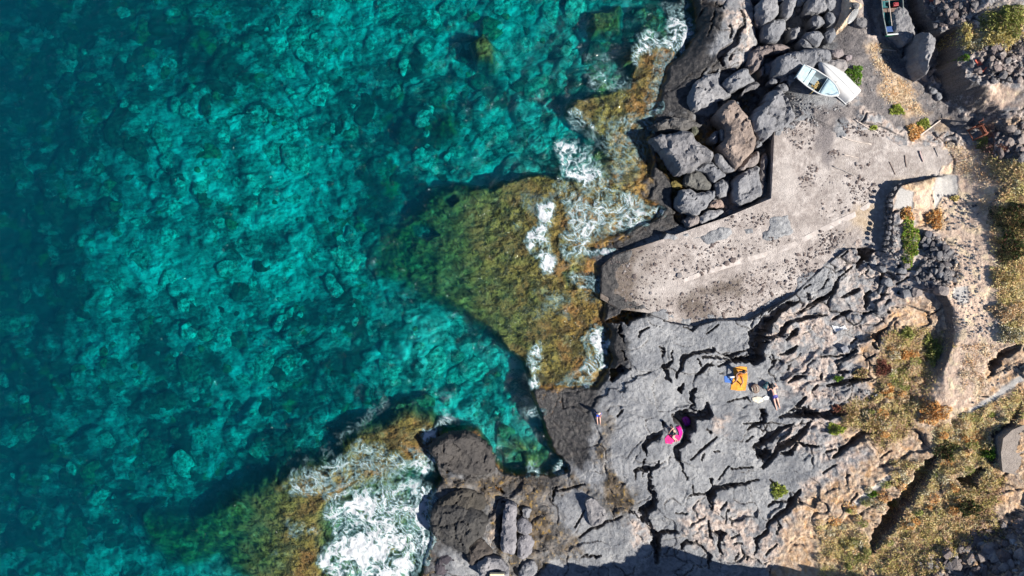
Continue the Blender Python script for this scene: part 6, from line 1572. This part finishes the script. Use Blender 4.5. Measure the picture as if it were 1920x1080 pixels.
def pick(pal, n, var=.18):
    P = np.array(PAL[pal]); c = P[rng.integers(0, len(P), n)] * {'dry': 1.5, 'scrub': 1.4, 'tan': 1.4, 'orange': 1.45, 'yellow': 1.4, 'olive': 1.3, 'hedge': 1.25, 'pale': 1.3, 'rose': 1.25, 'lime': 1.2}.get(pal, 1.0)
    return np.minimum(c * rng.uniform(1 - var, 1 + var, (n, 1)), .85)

def shrub(u, v, rx, ry, h, pal, label, n=700, leaf=.10, name='shrub', rot=0.0):
    base = on_ground(u, v, -.02)
    root = empty(name, base); tag(root, label, 'shrub', 'shrubs and bushes')
    k = S * .9
    a = rng.uniform(0, 2 * np.pi, n); rr_ = np.sqrt(rng.uniform(0, 1, n))
    lob = 1 + .22 * np.sin(3 * a + u) + .14 * np.sin(7 * a + v)
    ex, ey = rr_ * np.cos(a) * lob * rx * k, rr_ * np.sin(a) * lob * ry * k
    x = ex * math.cos(rot) - ey * math.sin(rot); y = ex * math.sin(rot) + ey * math.cos(rot)
    dome = np.sqrt(np.clip(1 - rr_ ** 2, 0, 1))
    clump = .75 + .45 * perlin(x * 4 + u, y * 4 + v, 601)
    z = h * dome * clump * rng.uniform(.45, 1, n)
    gzv = lookup(Z, (x + base.x) / S + 960, 540 - (y + base.y) / S) - base.z
    C = np.c_[x, y, z + np.minimum(gzv, .3)]
    D = np.c_[x / (rx * k + .01), y / (ry * k + .01), .55 + dome] + rng.normal(0, .55, (n, 3)); D /= np.linalg.norm(D, axis=1, keepdims=True)
    cols = pick(pal, n)
    leaves_mesh('foliage', C, D, rng.uniform(.7, 1.4, n) * leaf, rng.uniform(.5, .9, n) * leaf * .6, cols, M_LEAF, root)
    bm = bmesh.new()
    for q in range(7):
        an = q * .9 + u; e_ = Vector((math.cos(an) * rx * k * .6, math.sin(an) * ry * k * .6, h * .6))
        add_tube(bm, [(0, 0, -.05), e_ * .5 + Vector((0, 0, .05)), e_], [.02, .014, .007], 5)
    bm_obj('stem', bm, M_STEM, root, True)
    return root
for a in (
 (1601, 141, 15, 17, .45, 'green', 'bright green bush beside the white upturned boat', 1100), (1681, 207, 13, 9, .25, 'lime', 'low green tuft on the gravel, highest of the slipway greenery', 600), (1704, 452, 14, 46, .35, 'hedge', 'long bright green creeper beside the retaining wall', 2400),
 (1748, 772, 24, 21, .5, 'orange', 'large orange dry bush at the lower end of the path', 1700), (1697, 664, 11, 9, .3, 'orange', 'small round orange bush amid the olive scrub', 600), (1664, 732, 10, 12, .3, 'orange', 'upright orange bush lower down the scrub', 600), (1716, 247, 15, 14, .3, 'orange', 'rust orange bush beside the bleached plank', 900),
 (1732, 232, 10, 8, .25, 'lime', 'yellow green tuft on the upper side of the rust orange bush', 450), (1752, 410, 12, 17, .3, 'orange', 'orange dry clump on the dirt terrace', 800), (1700, 402, 11, 12, .25, 'orange', 'orange tuft at the top end of the green creeper', 600), (1884, 40, 30, 27, .6, 'olive', 'large olive green shrub near the top right corner', 2600),
 (1870, 72, 23, 20, .5, 'yellow', 'pale yellow shrub touching the large olive shrub', 1500), (1808, 66, 10, 20, .4, 'yellow', 'narrow yellow shrub on the rim above the dark shadow', 900), (1825, 84, 14, 10, .3, 'pale', 'pale dry shrub below the narrow yellow one', 600), (1897, 412, 30, 32, .7, 'dark', 'big dark green shrub at the right edge', 2200),
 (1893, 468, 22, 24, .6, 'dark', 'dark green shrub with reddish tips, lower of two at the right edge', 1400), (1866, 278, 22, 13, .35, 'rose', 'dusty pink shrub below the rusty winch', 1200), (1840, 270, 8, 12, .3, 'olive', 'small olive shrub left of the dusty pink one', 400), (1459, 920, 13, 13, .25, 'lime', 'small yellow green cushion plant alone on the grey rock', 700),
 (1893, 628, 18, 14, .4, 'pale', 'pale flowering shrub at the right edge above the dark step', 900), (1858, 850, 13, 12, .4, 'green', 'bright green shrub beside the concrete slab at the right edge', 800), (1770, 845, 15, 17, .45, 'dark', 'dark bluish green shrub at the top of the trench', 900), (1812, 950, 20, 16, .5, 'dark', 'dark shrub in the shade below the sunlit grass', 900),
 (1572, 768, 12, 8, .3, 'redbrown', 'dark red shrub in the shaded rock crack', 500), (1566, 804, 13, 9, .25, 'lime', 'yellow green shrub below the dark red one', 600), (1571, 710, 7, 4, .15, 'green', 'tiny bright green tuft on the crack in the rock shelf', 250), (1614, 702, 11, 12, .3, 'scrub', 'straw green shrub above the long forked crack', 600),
 (1748, 655, 14, 26, .4, 'olive', 'tall olive shrub along the edge of the path', 1400), (1655, 690, 13, 14, .3, 'redbrown', 'reddish brown dead shrub in the middle of the scrub', 800), (1590, 775, 16, 18, .35, 'scrub', 'olive scrub clump above the forked crack, nearest the sunbathers', 1100), (1640, 790, 26, 20, .4, 'scrub', 'widest olive scrub clump below the small orange bushes', 1900),
 (1700, 625, 12, 10, .3, 'olive', 'olive tuft at the foot of the dark gully', 600), (1880, 520, 22, 18, .35, 'dry', 'straw yellow bush below the dark shrubs at the right edge', 1200), (1885, 585, 22, 16, .35, 'tan', 'tan feathery bush above the pale flowering shrub', 1200), (1635, 925, 8, 6, .2, 'green', 'small green tuft beside the pale slab near the trench', 300), (1590, 1020, 12, 9, .3, 'yellow', 'yellow tuft in the shade at the bottom edge', 500),
 (1808, 108, 7, 5, .2, 'green', 'tiny green sprig in the big dark shadow', 200), (1638, 240, 6, 4, .12, 'lime', 'tiny yellow green sprig between the bleached poles', 200), (1790, 372, 6, 4, .12, 'yellow', 'tiny yellow sprig on the dirt terrace', 200),
): shrub(*a[:7], int(a[7] * 1.4))

# denser tufts standing up out of the slope grass
TC, TD, TL, TW, TK = [], [], [], [], []
for q, (u, v) in enumerate(scatter([('B3', '1060,800 1440,620 1900,420 1920,540 1760,760 1640,900 1600,1080 1100,1080'), ('B4', '0,600 600,160 700,0 1700,0 1600,300 1300,500 800,700 400,1000 0,1000'), ('B2', '1700,100 1920,0 1920,1080 1760,960 1690,600'), ('B1', '1600,450 1920,450 1920,700 1640,760'), ('B3', '640,0 1000,60 960,480 560,900 300,700 560,460')], 150)):
    w_ = on_ground(u, v); n = 240; r_ = random.uniform(4, 11) * S; h_ = random.uniform(.12, .4)
    a_ = rng.uniform(0, 6.283, n); d_ = np.sqrt(rng.uniform(0, 1, n)); x_ = d_ * np.cos(a_) * r_; y_ = d_ * np.sin(a_) * r_ * random.uniform(.6, 1)
    TC.append(np.c_[w_.x + x_, w_.y + y_, lookup(Z, (x_ + w_.x) / S + 960, 540 - (y_ + w_.y) / S) + h_ * np.sqrt(1 - d_ ** 2) * rng.uniform(.3, 1, n)])
    D_ = np.c_[x_ / r_, y_ / r_, .6 + 0 * x_] + rng.normal(0, .5, (n, 3)); TD.append(D_ / np.linalg.norm(D_, axis=1, keepdims=True))
    TL.append(rng.uniform(.06, .12, n)); TW.append(rng.uniform(.02, .04, n)); TK.append(pick(('dry', 'olive', 'tan', 'dry', 'pale', 'orange')[q % 6], n))
tag(leaves_mesh('grass_tufts', np.concatenate(TC), np.concatenate(TD), np.concatenate(TL), np.concatenate(TW), np.concatenate(TK), M_LEAF), 'straw, tan and olive tufts dotted over the dry slope', kind='stuff')

def grass(name, polys, n_cl, pal, per, ln, wd, label, spread=.12, up=1.0):
    uv = np.array(scatter(polys, n_cl))
    gx = np.empty(n_cl); gy = np.empty(n_cl)
    z = np.full(n_cl, 5.0)
    for _ in range(6):
        kf = (H - z) / H; gx = 960 + (uv[:, 0] - 960) * kf; gy = 540 + (uv[:, 1] - 540) * kf
        z = .5 * z + .5 * lookup(Z, gx, gy)
    x = (gx - 960) * S; y = (540 - gy) * S; z = lookup(Z, gx, gy)
    dens = fbm(x * .9, y * .9, 611, 3)
    ok = dens > rng.uniform(-.9, .25, n_cl)
    x, y, z = x[ok], y[ok], z[ok]; n = len(x)
    cl = pick(pal, n, .12)
    sz = rng.uniform(.6, 1.4, n)
    X_ = np.repeat(x, per) + rng.normal(0, spread, n * per); Y_ = np.repeat(y, per) + rng.normal(0, spread, n * per)
    Z_ = lookup(Z, X_ / S + 960, 540 - Y_ / S)
    D = rng.normal(0, .6, (n * per, 3)); D[:, 2] = up * np.abs(rng.normal(.6, .3, n * per)); D /= np.linalg.norm(D, axis=1, keepdims=True)
    cols = np.repeat(cl, per, 0) * rng.uniform(.85, 1.15, (n * per, 1))
    sz = np.repeat(sz, per)
    o = leaves_mesh(name, np.c_[X_, Y_, Z_ - .01], D, rng.uniform(.6, 1.3, n * per) * ln * sz, rng.uniform(.6, 1.2, n * per) * wd, cols, M_LEAF)
    tag(o, label, kind='stuff')
V_ = dict(ZONES)['veg']
grass('dry_grass', [V_[1], V_[3], V_[8]], 2300, 'dry', 24, .20, .022, 'dry yellow and tan grass on the lower right slope')
grass('scrub_undergrowth', [V_[0], V_[2]], 1500, 'scrub', 20, .17, .026, 'low olive and brown scrub between the rocks and the path')
grass('slope_grass', [V_[4], V_[5], V_[6], V_[7]], 1700, 'dry', 22, .20, .024, 'straw coloured grass along the right edge')
grass('weeds', [('B4', '900,560 1600,300 1700,700 1300,900 1000,1080 500,1080 600,820'), ('B4', '1250,150 1700,150 1650,420 1300,420')], 1000, 'scrub', 20, .20, .028, 'shaded brown and green weeds at the lower right')
grass('track_grass', [ZONES['drygr'][0], ZONES['drygr'][1], ZONES['drygr'][2], ZONES['drygr'][4]], 420, 'tan', 10, .12, .03, 'thin tan grass growing on the gravel track', .09)
grass('path_grass', [('B3', '1350,0 1700,0 1560,250 1560,420 1340,480 1320,250'), ('B1', '1180,260 1500,300 1640,480 1560,620 1300,560'), ('B1', '1480,560 1620,560 1600,900 1500,1000')], 650, 'tan', 9, .12, .03, 'thin bleached grass along the path', .1)
